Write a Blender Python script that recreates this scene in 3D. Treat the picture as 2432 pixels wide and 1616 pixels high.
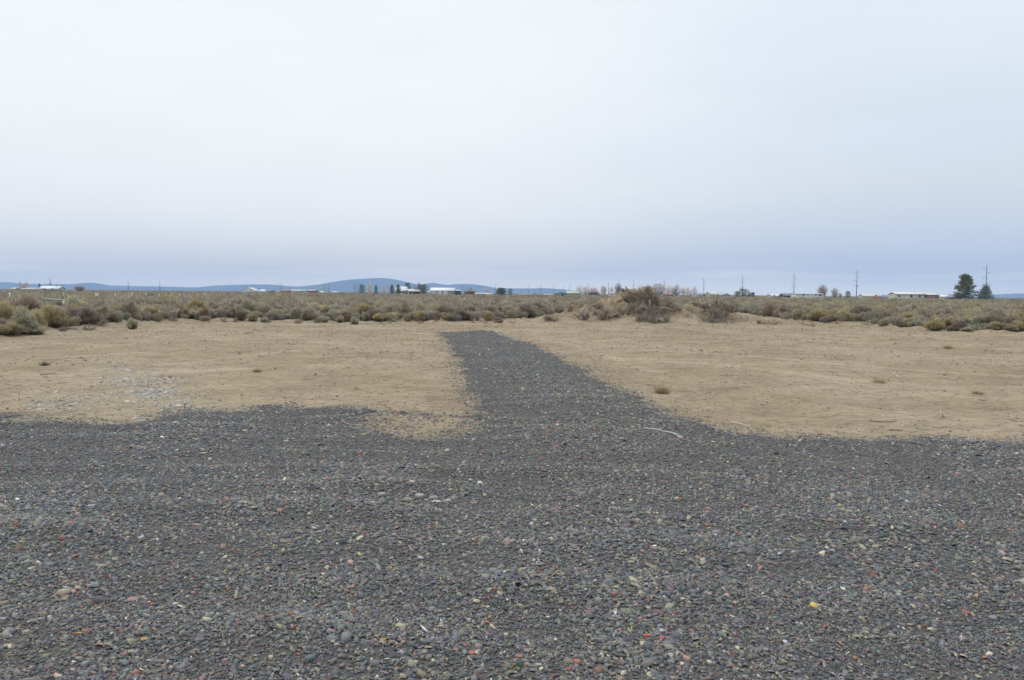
import bpy, math, random
import numpy as np
from mathutils import Vector

for o in list(bpy.data.objects):
    bpy.data.objects.remove(o)
SC = bpy.context.scene
C = SC.collection
rng = np.random.default_rng(7)
random.seed(7)

# ------------------------------------------------------------------ camera
F, CX, CY = 1891.0, 1216.0, 808.0        # focal length and centre in photo pixels (2432 x 1616)
CZ = 1.65
PITCH = math.atan((CY - 696.5) / F)
ROLL = math.atan(0.0088)
fw = np.array([0, math.cos(PITCH), -math.sin(PITCH)])
u0 = np.array([0, math.sin(PITCH), math.cos(PITCH)])
r0 = np.array([1.0, 0, 0])
rt = r0 * math.cos(ROLL) + u0 * math.sin(ROLL)
up = -r0 * math.sin(ROLL) + u0 * math.cos(ROLL)
cam_d = bpy.data.cameras.new('camera')
cam = bpy.data.objects.new('camera', cam_d)
C.objects.link(cam)
cam_d.sensor_width = 36
cam_d.lens = F / 2432 * 36
cam_d.clip_start = 0.1
cam_d.clip_end = 40000
from mathutils import Matrix
M = Matrix(((rt[0], up[0], -fw[0], 0), (rt[1], up[1], -fw[1], 0), (rt[2], up[2], -fw[2], CZ), (0, 0, 0, 1)))
cam.matrix_world = M
SC.camera = cam


def ray(px, py):
    return fw * F + rt * (px - CX) + up * (CY - py)


def ground(px, py, z=0.0):
    d = ray(px, py)
    t = (z - CZ) / d[2]
    return np.array([d[0] * t, d[1] * t])


def at(px, py, D):
    """point on the ray of a photo pixel at depth D along the ground"""
    d = ray(px, py)
    t = D / d[1]
    return np.array([d[0] * t, D, CZ + d[2] * t])


def hor(px):
    return 696.5 + 0.0088 * (px - CX)


# ------------------------------------------------------------------ world, sun, exposure
SUN_EL, SUN_AZ = 48.0, -50.0
W = bpy.data.worlds.new('World')
SC.world = W
W.use_nodes = True
nt = W.node_tree
nt.nodes.clear()
N = nt.nodes.new
L = nt.links.new
out = N('ShaderNodeOutputWorld')
bg = N('ShaderNodeBackground')
L(bg.outputs[0], out.inputs[0])
sky = N('ShaderNodeTexSky')
sky.sky_type = 'NISHITA'
sky.sun_disc = False
sky.sun_elevation = math.radians(SUN_EL)
sky.sun_rotation = math.radians(SUN_AZ)
tc = N('ShaderNodeTexCoord')
sep = N('ShaderNodeSeparateXYZ')
L(tc.outputs['Generated'], sep.inputs[0])


def math_n(op, a=None, b=None, c=None, clamp=False, tree=None):
    t = tree or nt
    n = t.nodes.new('ShaderNodeMath')
    n.operation = op
    n.use_clamp = clamp
    for i, v in enumerate((a, b, c)):
        if v is None:
            continue
        if isinstance(v, (int, float)):
            n.inputs[i].default_value = v
        else:
            t.links.new(v, n.inputs[i])
    return n.outputs[0]


def s2l(c):
    return tuple(((v / 255) / 12.92 if v <= 10 else ((v / 255 + 0.055) / 1.055) ** 2.4) for v in c) + (1,)


mp = N('ShaderNodeMapping')
mp.inputs['Scale'].default_value = (1.6, 1.6, 5.5)
L(tc.outputs['Generated'], mp.inputs[0])
nz = N('ShaderNodeTexNoise')
nz.inputs['Scale'].default_value = 1.7
nz.inputs['Detail'].default_value = 5
nz.inputs['Roughness'].default_value = 0.5
L(mp.outputs[0], nz.inputs['Vector'])
# height in the sky, wobbled by the cloud noise
wob = math_n('MULTIPLY', math_n('SUBTRACT', nz.outputs['Fac'], 0.5), math_n('ADD', math_n('MULTIPLY', sep.outputs[2], 0.45), 0.008))
h = math_n('ADD', sep.outputs[2], wob)
hs = math_n('POWER', math_n('MAXIMUM', h, 0.0), 0.5, clamp=True)       # more stops near the horizon
HAZE_D, HAZE_TOP = 1.5e-4, 238.0
HAZE_B = np.array([0.297, 0.434, 0.65])          # what the air itself scatters towards the lot


def ramp(stops, fac):
    # the sky behind the air: the seen sky with the layer of haze in front of it taken off again
    zs = np.array([p for p, c in stops])
    cs = np.array([s2l(c)[:3] for p, c in stops])
    r = N('ShaderNodeValToRGB')
    e = r.color_ramp.elements
    while len(e) > 1:
        e.remove(e[-1])
    for k in range(30):
        q = k / 29
        z = q * q
        c = np.array([np.interp(z, zs, cs[:, a]) for a in range(3)])
        if z > 0.4:
            c = c * (1 + 0.3 * min(1, (z - 0.4) / 0.3))
        T = math.exp(-HAZE_D * min(12000, HAZE_TOP / max(z, 1e-4)))
        S = np.clip((c - HAZE_B * (1 - T)) / T, 0, 4) / 4
        el_ = e[0] if k == 0 else e.new(q)
        el_.position = q
        el_.color = tuple(S) + (1,)
    L(fac, r.inputs[0])
    return r.outputs[0]


left = ramp([(0.003, (203, 213, 227)), (0.014, (199, 210, 226)), (0.0245, (193, 204, 222)), (0.035, (195, 206, 222)), (0.048, (204, 213, 226)), (0.067, (214, 221, 231)),
             (0.088, (223, 229, 237)), (0.11, (229, 234, 241)), (0.157, (235, 239, 244)), (0.217, (240, 244, 247)), (0.36, (241, 246, 249))], hs)
right = ramp([(0.006, (206, 217, 229)), (0.013, (202, 213, 227)), (0.02, (190, 204, 223)), (0.031, (178, 195, 220)), (0.045, (182, 198, 221)), (0.061, (190, 205, 225)),
              (0.087, (199, 212, 228)), (0.115, (209, 219, 230)), (0.16, (214, 224, 237)), (0.26, (222, 232, 243)), (0.36, (229, 237, 246))], hs)
side = N('ShaderNodeMapRange')
side.interpolation_type = 'SMOOTHSTEP'
L(math_n('ADD', sep.outputs[0], math_n('MULTIPLY', math_n('SUBTRACT', nz.outputs['Fac'], 0.5), 0.35)), side.inputs['Value'])
side.inputs['From Min'].default_value = -0.15
side.inputs['From Max'].default_value = 0.45
mixc = N('ShaderNodeMix')
mixc.data_type = 'RGBA'
L(side.outputs[0], mixc.inputs['Factor'])
L(left, mixc.inputs['A'])
L(right, mixc.inputs['B'])
nz2 = N('ShaderNodeTexNoise')
nz2.inputs['Scale'].default_value = 3.2
nz2.inputs['Detail'].default_value = 6
L(mp.outputs[0], nz2.inputs['Vector'])
br = math_n('ADD', math_n('MULTIPLY', nz2.outputs['Fac'], 0.34), 3.83)
mul = N('ShaderNodeVectorMath')
mul.operation = 'SCALE'
L(mixc.outputs['Result'], mul.inputs[0])
L(br, mul.inputs['Scale'])
# overcast deck over the clear Nishita sky
skm = N('ShaderNodeVectorMath')
skm.operation = 'SCALE'
skm.inputs['Scale'].default_value = 0.10
L(sky.outputs[0], skm.inputs[0])
fin = N('ShaderNodeMix')
fin.data_type = 'RGBA'
fin.inputs['Factor'].default_value = 0.04
L(mul.outputs[0], fin.inputs['A'])
L(skm.outputs[0], fin.inputs['B'])
L(fin.outputs['Result'], bg.inputs['Color'])
bg.inputs['Strength'].default_value = 1.03

sd_ = bpy.data.lights.new('sun', 'SUN')
sun = bpy.data.objects.new('sun', sd_)
C.objects.link(sun)
sd_.energy = 0.9
sd_.angle = math.radians(16)
sd_.color = (1.0, 0.96, 0.9)
az = math.radians(SUN_AZ)
el = math.radians(SUN_EL)
sdir = Vector((math.sin(az) * math.cos(el), math.cos(az) * math.cos(el), math.sin(el)))
sun.rotation_euler = sdir.to_track_quat('Z', 'Y').to_euler()
SC.view_settings.view_transform = 'Standard'
SC.view_settings.look = 'None'
SC.view_settings.exposure = 0
SC.view_settings.gamma = 1
SC.render.engine = 'CYCLES'
SC.cycles.volume_bounces = 4
SC.cycles.max_bounces = 6
SC.cycles.diffuse_bounces = 3
SC.cycles.transparent_max_bounces = 8


# ------------------------------------------------------------------ materials
def mat(name, col=(0.5, 0.5, 0.5), rough=0.85, attr=False, noise=0.0, nscale=20, rnd=0.0, bump=0.0, metal=0.0, spec=0.3, trans=0.0):
    m = bpy.data.materials.new(name)
    m.use_nodes = True
    t = m.node_tree
    b = t.nodes['Principled BSDF']
    b.inputs['Roughness'].default_value = rough
    b.inputs['Metallic'].default_value = metal
    b.inputs['Specular IOR Level'].default_value = spec
    if attr:
        a = t.nodes.new('ShaderNodeAttribute')
        a.attribute_name = 'Col'
        src = a.outputs['Color']
    else:
        r = t.nodes.new('ShaderNodeRGB')
        r.outputs[0].default_value = tuple(col) + (1,)
        src = r.outputs[0]
    val = None
    if noise:
        tcn = t.nodes.new('ShaderNodeTexCoord')
        n = t.nodes.new('ShaderNodeTexNoise')
        n.inputs['Scale'].default_value = nscale
        n.inputs['Detail'].default_value = 5
        t.links.new(tcn.outputs['Object'], n.inputs['Vector'])
        val = math_n('ADD', math_n('MULTIPLY', n.outputs['Fac'], noise * 2, tree=t), 1 - noise, tree=t)
        if bump:
            bp = t.nodes.new('ShaderNodeBump')
            bp.inputs['Strength'].default_value = bump
            bp.inputs['Distance'].default_value = 0.02
            t.links.new(n.outputs['Fac'], bp.inputs['Height'])
            t.links.new(bp.outputs[0], b.inputs['Normal'])
    if rnd:
        oi = t.nodes.new('ShaderNodeObjectInfo')
        rv = math_n('ADD', math_n('MULTIPLY', oi.outputs['Random'], rnd * 2, tree=t), 1 - rnd, tree=t)
        val = rv if val is None else math_n('MULTIPLY', val, rv, tree=t)
    if val is not None:
        v = t.nodes.new('ShaderNodeVectorMath')
        v.operation = 'SCALE'
        t.links.new(src, v.inputs[0])
        t.links.new(val, v.inputs['Scale'])
        src = v.outputs[0]
    t.links.new(src, b.inputs['Base Color'])
    return m


M_leaf = mat('sage_leaf', attr=True, rough=0.9, rnd=0.12, spec=0.15)
_t = M_leaf.node_tree
_pb = _t.nodes['Principled BSDF']
_tr = _t.nodes.new('ShaderNodeBsdfTranslucent')
_mx = _t.nodes.new('ShaderNodeMixShader')
_mx.inputs[0].default_value = 0.38
_t.links.new(_pb.inputs['Base Color'].links[0].from_socket, _tr.inputs['Color'])
_t.links.new(_pb.outputs[0], _mx.inputs[1])
_t.links.new(_tr.outputs[0], _mx.inputs[2])
_t.links.new(_mx.outputs[0], _t.nodes['Material Output'].inputs['Surface'])
M_wood = mat('dead_wood', attr=True, rough=0.95, noise=0.25, nscale=30, spec=0.15)
M_stone = mat('slate_chip', attr=True, rough=0.7, noise=0.15, nscale=60, spec=0.35)
M_pebble = mat('pale_pebble', attr=True, rough=0.85, noise=0.18, nscale=40, bump=0.4, spec=0.2)
M_needle = mat('needles', attr=True, rough=0.9, spec=0.15)
M_bark = mat('bark', (0.12, 0.09, 0.065), 0.95, noise=0.3, nscale=15)
M_steel = mat('weathered_steel', (0.17, 0.18, 0.20), 0.6, noise=0.15, nscale=3)
M_galv = mat('galvanised_metal', (0.42, 0.43, 0.44), 0.5, noise=0.15, nscale=8, metal=0.3)
M_postgreen = mat('painted_post', (0.10, 0.11, 0.09), 0.8, noise=0.2)
M_white = mat('white_paint', (0.75, 0.75, 0.72), 0.7, noise=0.08, nscale=4)
M_glass = mat('window_glass', (0.04, 0.05, 0.06), 0.15, spec=0.6)
_cm = {}


def paint(c, rough=0.75):
    k = tuple(round(v, 3) for v in c)
    if k not in _cm:
        _cm[k] = mat('house_paint', k, rough, noise=0.1, nscale=1.3)
    return _cm[k]


# ------------------------------------------------------------------ mesh helpers
def np_obj(name, V, polys, colV, m, parent=None, smooth=False):
    """V (n,3); polys: list of (k, corner array (m,k)); colV (n,3) or None. Links ONE mesh object."""
    V = np.asarray(V, dtype=np.float32)
    me = bpy.data.meshes.new(name)
    me.vertices.add(len(V))
    me.vertices.foreach_set('co', V.ravel())
    loops = np.concatenate([p.astype(np.int32).ravel() for p in polys])
    tot = np.concatenate([np.full(len(p), p.shape[1], dtype=np.int32) for p in polys])
    start = np.concatenate([[0], np.cumsum(tot)[:-1]]).astype(np.int32)
    me.loops.add(len(loops))
    me.loops.foreach_set('vertex_index', loops)
    me.polygons.add(len(tot))
    me.polygons.foreach_set('loop_start', start)
    if smooth:
        me.polygons.foreach_set('use_smooth', np.ones(len(tot), dtype=bool))
    if colV is not None:
        ca = me.color_attributes.new('Col', 'FLOAT_COLOR', 'POINT')
        c4 = np.ones((len(V), 4), dtype=np.float32)
        c4[:, :3] = colV
        ca.data.foreach_set('color', c4.ravel())
    me.update(calc_edges=True)
    me.validate()
    me.materials.append(m)
    o = bpy.data.objects.new(name, me)
    C.objects.link(o)
    if parent:
        o.parent = parent
    return o


class MB:
    """collects shapes for one mesh"""

    def __init__(s):
        s.v = []
        s.p = {}
        s.c = []
        s.n = 0

    def add(s, V, polys, col=(0.5, 0.5, 0.5)):
        V = np.asarray(V, dtype=float).reshape(-1, 3)
        s.v.append(V)
        col = np.asarray(col, dtype=float)
        if col.ndim == 1:
            col = np.tile(col, (len(V), 1))
        s.c.append(col)
        for p in polys:
            p = np.asarray(p)
            s.p.setdefault(p.shape[1], []).append(p + s.n)
        s.n += len(V)

    def box(s, c, d, col=(0.5, 0.5, 0.5), rz=0.0):
        x, y, z = np.array(d) / 2
        V = np.array([[-x, -y, -z], [x, -y, -z], [x, y, -z], [-x, y, -z], [-x, -y, z], [x, -y, z], [x, y, z], [-x, y, z]])
        if rz:
            ca, sa = math.cos(rz), math.sin(rz)
            V = np.stack([V[:, 0] * ca - V[:, 1] * sa, V[:, 0] * sa + V[:, 1] * ca, V[:, 2]], 1)
        V += np.array(c)
        s.add(V, [[[0, 3, 2, 1], [4, 5, 6, 7], [0, 1, 5, 4], [1, 2, 6, 5], [2, 3, 7, 6], [3, 0, 4, 7]]], col)

    def tube(s, pts, rad, n=5, col=(0.2, 0.15, 0.1)):
        pts = np.asarray(pts, dtype=float)
        k = len(pts)
        rad = np.asarray(rad, dtype=float) * np.ones(k)
        T = np.gradient(pts, axis=0)
        T /= np.linalg.norm(T, axis=1)[:, None] + 1e-9
        ref = np.array([0.3, 0.2, 1.0]) if abs(T[0][2]) < 0.8 else np.array([1.0, 0.1, 0.2])
        A = np.cross(T, ref)
        A /= np.linalg.norm(A, axis=1)[:, None] + 1e-9
        B = np.cross(T, A)
        th = np.arange(n) * 2 * math.pi / n
        V = pts[:, None, :] + rad[:, None, None] * (np.cos(th)[None, :, None] * A[:, None, :] + np.sin(th)[None, :, None] * B[:, None, :])
        V = V.reshape(-1, 3)
        q = []
        for i in range(k - 1):
            for j in range(n):
                j2 = (j + 1) % n
                q.append([i * n + j, i * n + j2, (i + 1) * n + j2, (i + 1) * n + j])
        col = np.asarray(col, dtype=float)
        s.add(V, [q, [list(range(n))[::-1]], [[(k - 1) * n + j for j in range(n)]]], col)

    def blades(s, P, Dn, Ln, Wd, col):
        """thin pointed leaves/twigs: one triangle each"""
        P = np.asarray(P)
        Dn = Dn / (np.linalg.norm(Dn, axis=1)[:, None] + 1e-9)
        R = rng.normal(size=P.shape)
        S = np.cross(Dn, R)
        S /= np.linalg.norm(S, axis=1)[:, None] + 1e-9
        Wd = np.asarray(Wd) * np.ones(len(P))
        Ln = np.asarray(Ln) * np.ones(len(P))
        a = P - S * Wd[:, None] / 2
        b = P + S * Wd[:, None] / 2
        c = P + Dn * Ln[:, None]
        V = np.stack([a, b, c], 1).reshape(-1, 3)
        col = np.asarray(col)
        if col.ndim == 1:
            col = np.tile(col, (len(P), 1))
        s.add(V, [np.arange(len(V)).reshape(-1, 3)], np.repeat(col, 3, axis=0))

    def arrays(s):
        return np.concatenate(s.v), {k: np.concatenate(v) for k, v in s.p.items()}, np.concatenate(s.c)

    def build(s, name, m, parent=None, smooth=False):
        V, P, c = s.arrays()
        return np_obj(name, V, list(P.values()), c, m, parent, smooth)


def empty(name, loc=(0, 0, 0), rz=0.0):
    o = bpy.data.objects.new(name, None)
    C.objects.link(o)
    o.empty_display_size = 0.3
    o.location = loc
    o.rotation_euler = (0, 0, rz)
    return o


def tag(o, label=None, cat=None, group=None, kind=None):
    if label:
        o['label'] = label
    if cat:
        o['category'] = cat
    if group:
        o['group'] = group
    if kind:
        o['kind'] = kind
    return o


def dup(root):
    r = root.copy()
    C.objects.link(r)
    for ch in list(root.children):
        c = ch.copy()
        C.objects.link(c)
        c.parent = r
        for g in list(ch.children):
            d = g.copy()
            C.objects.link(d)
            d.parent = c
    return r


def jit(n, base, amt=0.15, hue=0.04):
    base = np.asarray(base, dtype=float)
    k = 1 + rng.normal(size=(n, 1)) * amt
    return np.clip(base * k + rng.normal(size=(n, 3)) * hue * base.mean(), 0.01, 0.9)


# ------------------------------------------------------------------ terrain
_ns = []
for sc_ in (30, 9, 3, 1, 0.35, 0.12):
    a = rng.uniform(0, 2 * math.pi, 7)
    fq = rng.uniform(0.7, 1.5, 7) * 2 * math.pi / sc_
    _ns.append((fq * np.cos(a), fq * np.sin(a), rng.uniform(0, 6.28, 7)))


def wn(x, y, i, ax=1.0):
    kx, ky, ph = _ns[i]
    s = 0
    for j in range(7):
        s = s + np.sin(kx[j] * x * ax + ky[j] * y + ph[j])
    return s / 3.2


S = 1.0305
edge_px = [(-900, 812), (-300, 790), (0, 778), (60, 775), (130, 762), (250, 752), (350, 743), (450, 738), (600, 738), (750, 742), (950, 743),
           (1010, 745), (1100, 741), (1180, 738), (1240, 733), (1290, 722), (1500, 715), (1700, 722), (1780, 733), (1830, 738),
           (1900, 745), (1990, 747), (2100, 757), (2200, 763), (2360, 770), (2800, 785), (3300, 800)]
ep = [ground(a * S, b * S) for a, b in edge_px]
EA = np.array([p[0] / p[1] for p in ep])
ED = np.array([p[1] for p in ep])


def field_depth(x, y):
    """metres behind the front edge of the scrub (negative: bare sand)"""
    yy = np.maximum(y, 1.0)
    return y - np.interp(x / yy, EA, ED)


def pxD(px, D):
    return at(px, 700, D)[0]


mounds = [(1498, 49.5, 2.1, 1.9, 1.70), (1452, 49.3, 1.8, 1.5, 1.15), (1405, 49.0, 2.0, 1.3, 0.75), (1560, 49.5, 1.7, 1.7, 1.05), (1535, 48.0, 1.4, 1.5, 0.5), (1622, 47.2, 1.0, 1.2, 0.72),
          (1650, 50.5, 1.7, 1.3, 0.95), (1700, 49.3, 1.5, 1.3, 0.6), (1745, 49.0, 1.4, 1.4, 0.38), (1310, 46.3, 1.1, 0.9, 0.42), (1362, 47.8, 0.9, 1.0, 0.70),
          (1590, 46.0, 0.7, 0.7, 0.25), (1480, 46.4, 0.9, 0.7, 0.12), (1235, 45.5, 0.8, 0.6, 0.20), (1190, 44.8, 0.7, 0.5, 0.16), (1800, 47.5, 1.2, 0.9, 0.30), (1875, 45.5, 1.3, 0.8, 0.2),
          (1040, 44.0, 0.8, 0.5, 0.16), (960, 44.5, 0.6, 0.5, 0.16), (200, 32.5, 0.8, 0.5, 0.15), (150, 31.0, 0.5, 0.4, 0.10), (2350, 37.0, 1.2, 0.5, 0.14), (2010, 41.5, 1.0, 0.6, 0.16), (2120, 39.5, 1.0, 0.5, 0.14)]
mounds = [(pxD(p, D), D, sx, sy, hh) for p, D, sx, sy, hh in mounds]


def seg_d(x, y, pts):
    d = np.full(np.shape(x), 1e9)
    for a, b in zip(pts[:-1], pts[1:]):
        e = b - a
        t = np.clip(((x - a[0]) * e[0] + (y - a[1]) * e[1]) / (e @ e), 0, 1)
        d = np.minimum(d, np.hypot(x - a[0] - t * e[0], y - a[1] - t * e[1]))
    return d


TRK = [[ground(a, b) for a, b in t_] for t_ in (
    [(-200, 868), (120, 853), (330, 836), (560, 815), (900, 806)], [(200, 880), (520, 850), (800, 826), (1050, 812)],
    [(1330, 812), (1500, 806), (1800, 815), (2150, 838), (2600, 865)], [(1480, 830), (1700, 842), (2000, 866), (2500, 900)],
    [(1500, 850), (1750, 872), (2050, 905), (2500, 925)], [(1250, 800), (1340, 815), (1450, 845), (1560, 885)], [(-100, 930), (150, 905), (420, 880), (750, 868)])]


def tracks(x, y):
    f = 0
    for k, t_ in enumerate(TRK):
        d = seg_d(x, y, t_)
        f = np.maximum(f, np.exp(-(np.abs(np.abs(d) - 0.0) / 0.16) ** 2) * np.clip(0.6 + 0.5 * wn(x, y, 2) + 0.4 * wn(x, y, 3), 0, 1))
    return f


def H(x, y):
    x = np.asarray(x, dtype=float)
    y = np.asarray(y, dtype=float)
    fd = field_depth(x, y)
    near = np.exp(-((np.hypot(x, y)) / 140) ** 2)
    z = 0.035 * wn(x, y, 1) * near + 0.018 * wn(x, y, 2) * near
    berm = np.exp(-((fd - 0.3) / 0.7) ** 2) * np.clip(0.07 + 0.09 * wn(x, y, 2) + 0.04 * wn(x, y, 3), 0, 0.3)
    z = z + berm
    s = np.zeros_like(z)
    for mx, my, sx, sy, hh in mounds:
        r2 = ((x - mx) / sx) ** 2 + ((y - my) / sy) ** 2
        r2 = r2 * (1 + 0.12 * wn(x, y, 3))
        s = np.maximum(s, hh * np.exp(-r2 ** 0.95)) + 0.12 * np.minimum(s, hh * np.exp(-r2))
    z = z + s + np.minimum(s, 0.5) * (0.26 * wn(x, y, 3) + 0.26 * wn(x, y, 4) + 0.08 * wn(x, y, 5))
    sandy = np.clip(1 - np.abs(y - 28) / 26, 0, 1)
    z = z + 0.0035 * wn(x, y, 4) * sandy + 0.002 * wn(x, y, 3, 0.7) * sandy
    z = z - 0.014 * tracks(x, y) * (1 + 0.35 * wn(x, y, 5)) * sandy
    z = np.where(y > 55, z * np.exp(-np.maximum(y - 55, 0) / 400), z)
    return z


def Hs(x, y):
    return float(H(np.array([x]), np.array([y]))[0])


def spaced(*seg):
    o = [seg[0][0]]
    for a, b, st in seg:
        n = max(1, int(round((b - a) / st)))
        o += list(np.linspace(a, b, n + 1)[1:])
    return np.array(o)


xs = spaced((-11400, -2000, 1800), (-2000, -300, 200), (-300, -60, 20), (-60, -28, 1.2), (-28, -14, 0.25), (-14, 16, 0.11), (16, 34, 0.25), (34, 60, 1.2), (60, 300, 20), (300, 2000, 200), (2000, 11400, 1800))
ys = spaced((-60, -4, 6), (-4, 8, 0.4), (8, 26, 0.2), (26, 56, 0.13), (56, 90, 1.0), (90, 300, 10), (300, 2000, 120), (2000, 11400, 1600))
GX, GY = np.meshgrid(xs, ys)
GZ = H(GX, GY)
nx, ny = len(xs), len(ys)
idx = np.arange(nx * ny).reshape(ny, nx)
Q = np.stack([idx[:-1, :-1], idx[:-1, 1:], idx[1:, 1:], idx[1:, :-1]], -1).reshape(-1, 4)
fdg = field_depth(GX, GY) + 0.5 * wn(GX, GY, 2) + 0.25 * wn(GX, GY, 3)
veg = np.clip(fdg / 2.0, 0, 1)
gcol = np.stack([veg, np.clip((GY - 60) / 200, 0, 1), np.where((GY > 6) & (GY < 60), tracks(GX, GY), 0)], -1).reshape(-1, 3)


def ground_mat():
    m = bpy.data.materials.new('sandy_soil')
    m.use_nodes = True
    t = m.node_tree
    b = t.nodes['Principled BSDF']
    b.inputs['Roughness'].default_value = 0.95
    b.inputs['Specular IOR Level'].default_value = 0.1
    tcn = t.nodes.new('ShaderNodeTexCoord')

    def noise(scale, detail=6, vec=(1, 1, 1), rough=0.6):
        mpn = t.nodes.new('ShaderNodeMapping')
        mpn.inputs['Scale'].default_value = vec
        t.links.new(tcn.outputs['Object'], mpn.inputs[0])
        n = t.nodes.new('ShaderNodeTexNoise')
        n.inputs['Scale'].default_value = scale
        n.inputs['Detail'].default_value = detail
        n.inputs['Roughness'].default_value = rough
        t.links.new(mpn.outputs[0], n.inputs['Vector'])
        return n.outputs['Fac']

    def cr(fac, stops):
        r = t.nodes.new('ShaderNodeValToRGB')
        e = r.color_ramp.elements
        while len(e) > 1:
            e.remove(e[-1])
        e[0].position = stops[0][0]
        e[0].color = tuple(stops[0][1]) + (1,)
        for p, c in stops[1:]:
            q = e.new(p)
            q.color = tuple(c) + (1,)
        t.links.new(fac, r.inputs[0])
        return r.outputs[0]

    def mix(f, a, bb, mode='MIX'):
        n = t.nodes.new('ShaderNodeMix')
        n.data_type = 'RGBA'
        n.blend_type = mode
        for s_, v in (('Factor', f), ('A', a), ('B', bb)):
            if isinstance(v, (int, float)):
                n.inputs[s_].default_value = v
            else:
                t.links.new(v, n.inputs[s_])
        return n.outputs['Result']

    big = noise(0.22, 5)
    base = cr(big, [(0.3, (0.30, 0.234, 0.156)), (0.5, (0.35, 0.281, 0.191)), (0.7, (0.41, 0.342, 0.246))])
    streak = noise(0.9, 9, (0.8, 1.05, 1), 0.74)
    base = mix(0.75, base, cr(streak, [(0.34, (0.66, 0.65, 0.64)), (0.5, (1, 1, 1)), (0.66, (1.2, 1.19, 1.18))]), 'MULTIPLY')
    grain = noise(14, 8, (0.6, 1, 1), 0.75)
    base = mix(0.8, base, cr(grain, [(0.36, (0.48, 0.45, 0.42)), (0.47, (1, 1, 1)), (0.62, (1.1, 1.1, 1.1))]), 'MULTIPLY')
    mid = noise(4.5, 8, (0.8, 1.2, 1), 0.75)
    base = mix(0.8, base, cr(mid, [(0.36, (0.72, 0.70, 0.68)), (0.5, (1, 1, 1)), (0.64, (1.12, 1.12, 1.11))]), 'MULTIPLY')
    fine = noise(55, 6, (1, 1, 1), 0.7)
    base = mix(0.7, base, cr(fine, [(0.35, (0.66, 0.63, 0.6)), (0.5, (1, 1, 1)), (0.7, (1.15, 1.15, 1.15))]), 'MULTIPLY')
    duffn = noise(1.6, 8, (1, 1, 1), 0.7)
    duff = cr(duffn, [(0.32, (0.13, 0.105, 0.075)), (0.5, (0.24, 0.20, 0.14)), (0.65, (0.34, 0.28, 0.2))])
    a = t.nodes.new('ShaderNodeAttribute')
    a.attribute_name = 'Col'
    sp = t.nodes.new('ShaderNodeSeparateColor')
    t.links.new(a.outputs['Color'], sp.inputs[0])
    base = mix(math_n('MULTIPLY', sp.outputs[0], 0.85, tree=t), base, duff)
    base = mix(math_n('MULTIPLY', sp.outputs[2], 0.6, tree=t), base, cr(fine, [(0.3, (0.40, 0.32, 0.22)), (0.6, (0.54, 0.45, 0.33))]))
    farn = noise(0.02, 8, (1, 1, 1), 0.7)
    far = cr(farn, [(0.35, (0.10, 0.10, 0.07)), (0.55, (0.19, 0.165, 0.12)), (0.7, (0.24, 0.20, 0.15))])
    base = mix(sp.outputs[1], base, far)
    t.links.new(base, b.inputs['Base Color'])
    bp = t.nodes.new('ShaderNodeBump')
    bp.inputs['Strength'].default_value = 0.75
    bp.inputs['Distance'].default_value = 0.03
    hh = math_n('ADD', math_n('MULTIPLY', grain, 1.0, tree=t), math_n('MULTIPLY', fine, 0.35, tree=t), tree=t)
    t.links.new(hh, bp.inputs['Height'])
    t.links.new(bp.outputs[0], b.inputs['Normal'])
    return m


g = np_obj('ground', np.stack([GX, GY, GZ], -1).reshape(-1, 3), [Q], gcol, ground_mat(), smooth=True)
tag(g, 'pale tan sandy soil of the cleared lot reaching back under the scrub', kind='structure')

# ------------------------------------------------------------------ gravel pad and track
gp = [(-1400, 930), (-300, 950), (0, 957), (60, 966), (150, 971), (250, 974), (345, 971), (352, 957), (400, 942), (430, 937), (500, 940), (560, 942), (600, 931),
      (650, 927), (720, 935), (800, 939), (850, 948), (900, 956), (1000, 962), (1060, 964), (1090, 952), (1085, 935), (1068, 905), (1055, 880), (1052, 850),
      (1045, 820), (1032, 795), (1008, 768), (1070, 765), (1130, 763), (1165, 776), (1225, 794), (1290, 820), (1350, 850), (1410, 884), (1450, 906), (1500, 935),
      (1560, 965), (1620, 990), (1700, 1003), (1800, 1008), (1900, 1008), (2000, 1014), (2060, 1011), (2130, 1004), (2220, 1005), (2280, 1014), (2360, 1010),
      (2700, 1012), (3900, 1000)]
gpw = [ground(a * S, b * S) for a, b in gp]
gpw = np.array(gpw + [np.array([22, -6]), np.array([-22, -6])])
patch = np.array([ground(a * S, b * S) for a, b in [(860, 958), (960, 964), (1052, 968), (1056, 999), (960, 1003), (900, 994), (865, 978)]])


def poly_sd(x, y, P):
    """signed distance, negative inside"""
    d = np.full(x.shape, 1e9)
    ins = np.zeros(x.shape, dtype=bool)
    n = len(P)
    for i in range(n):
        a, b = P[i], P[(i + 1) % n]
        e = b - a
        t = np.clip(((x - a[0]) * e[0] + (y - a[1]) * e[1]) / (e @ e), 0, 1)
        d = np.minimum(d, np.hypot(x - a[0] - t * e[0], y - a[1] - t * e[1]))
        c = (a[1] > y) != (b[1] > y)
        with np.errstate(divide='ignore', invalid='ignore'):
            xi = (b[0] - a[0]) * (y - a[1]) / (b[1] - a[1]) + a[0]
        ins ^= c & (x < xi)
    return np.where(ins, -d, d)


def gravel_sd(x, y):
    s = poly_sd(x, y, gpw) - 0.16 + 0.09 * wn(x, y, 3) + 0.08 * wn(x, y, 4)
    p = -poly_sd(x, y, patch) - 0.04 + 0.10 * wn(x, y, 3) + 0.10 * wn(x, y, 4)
    return np.maximum(s, np.minimum(p, 0.11))


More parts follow.
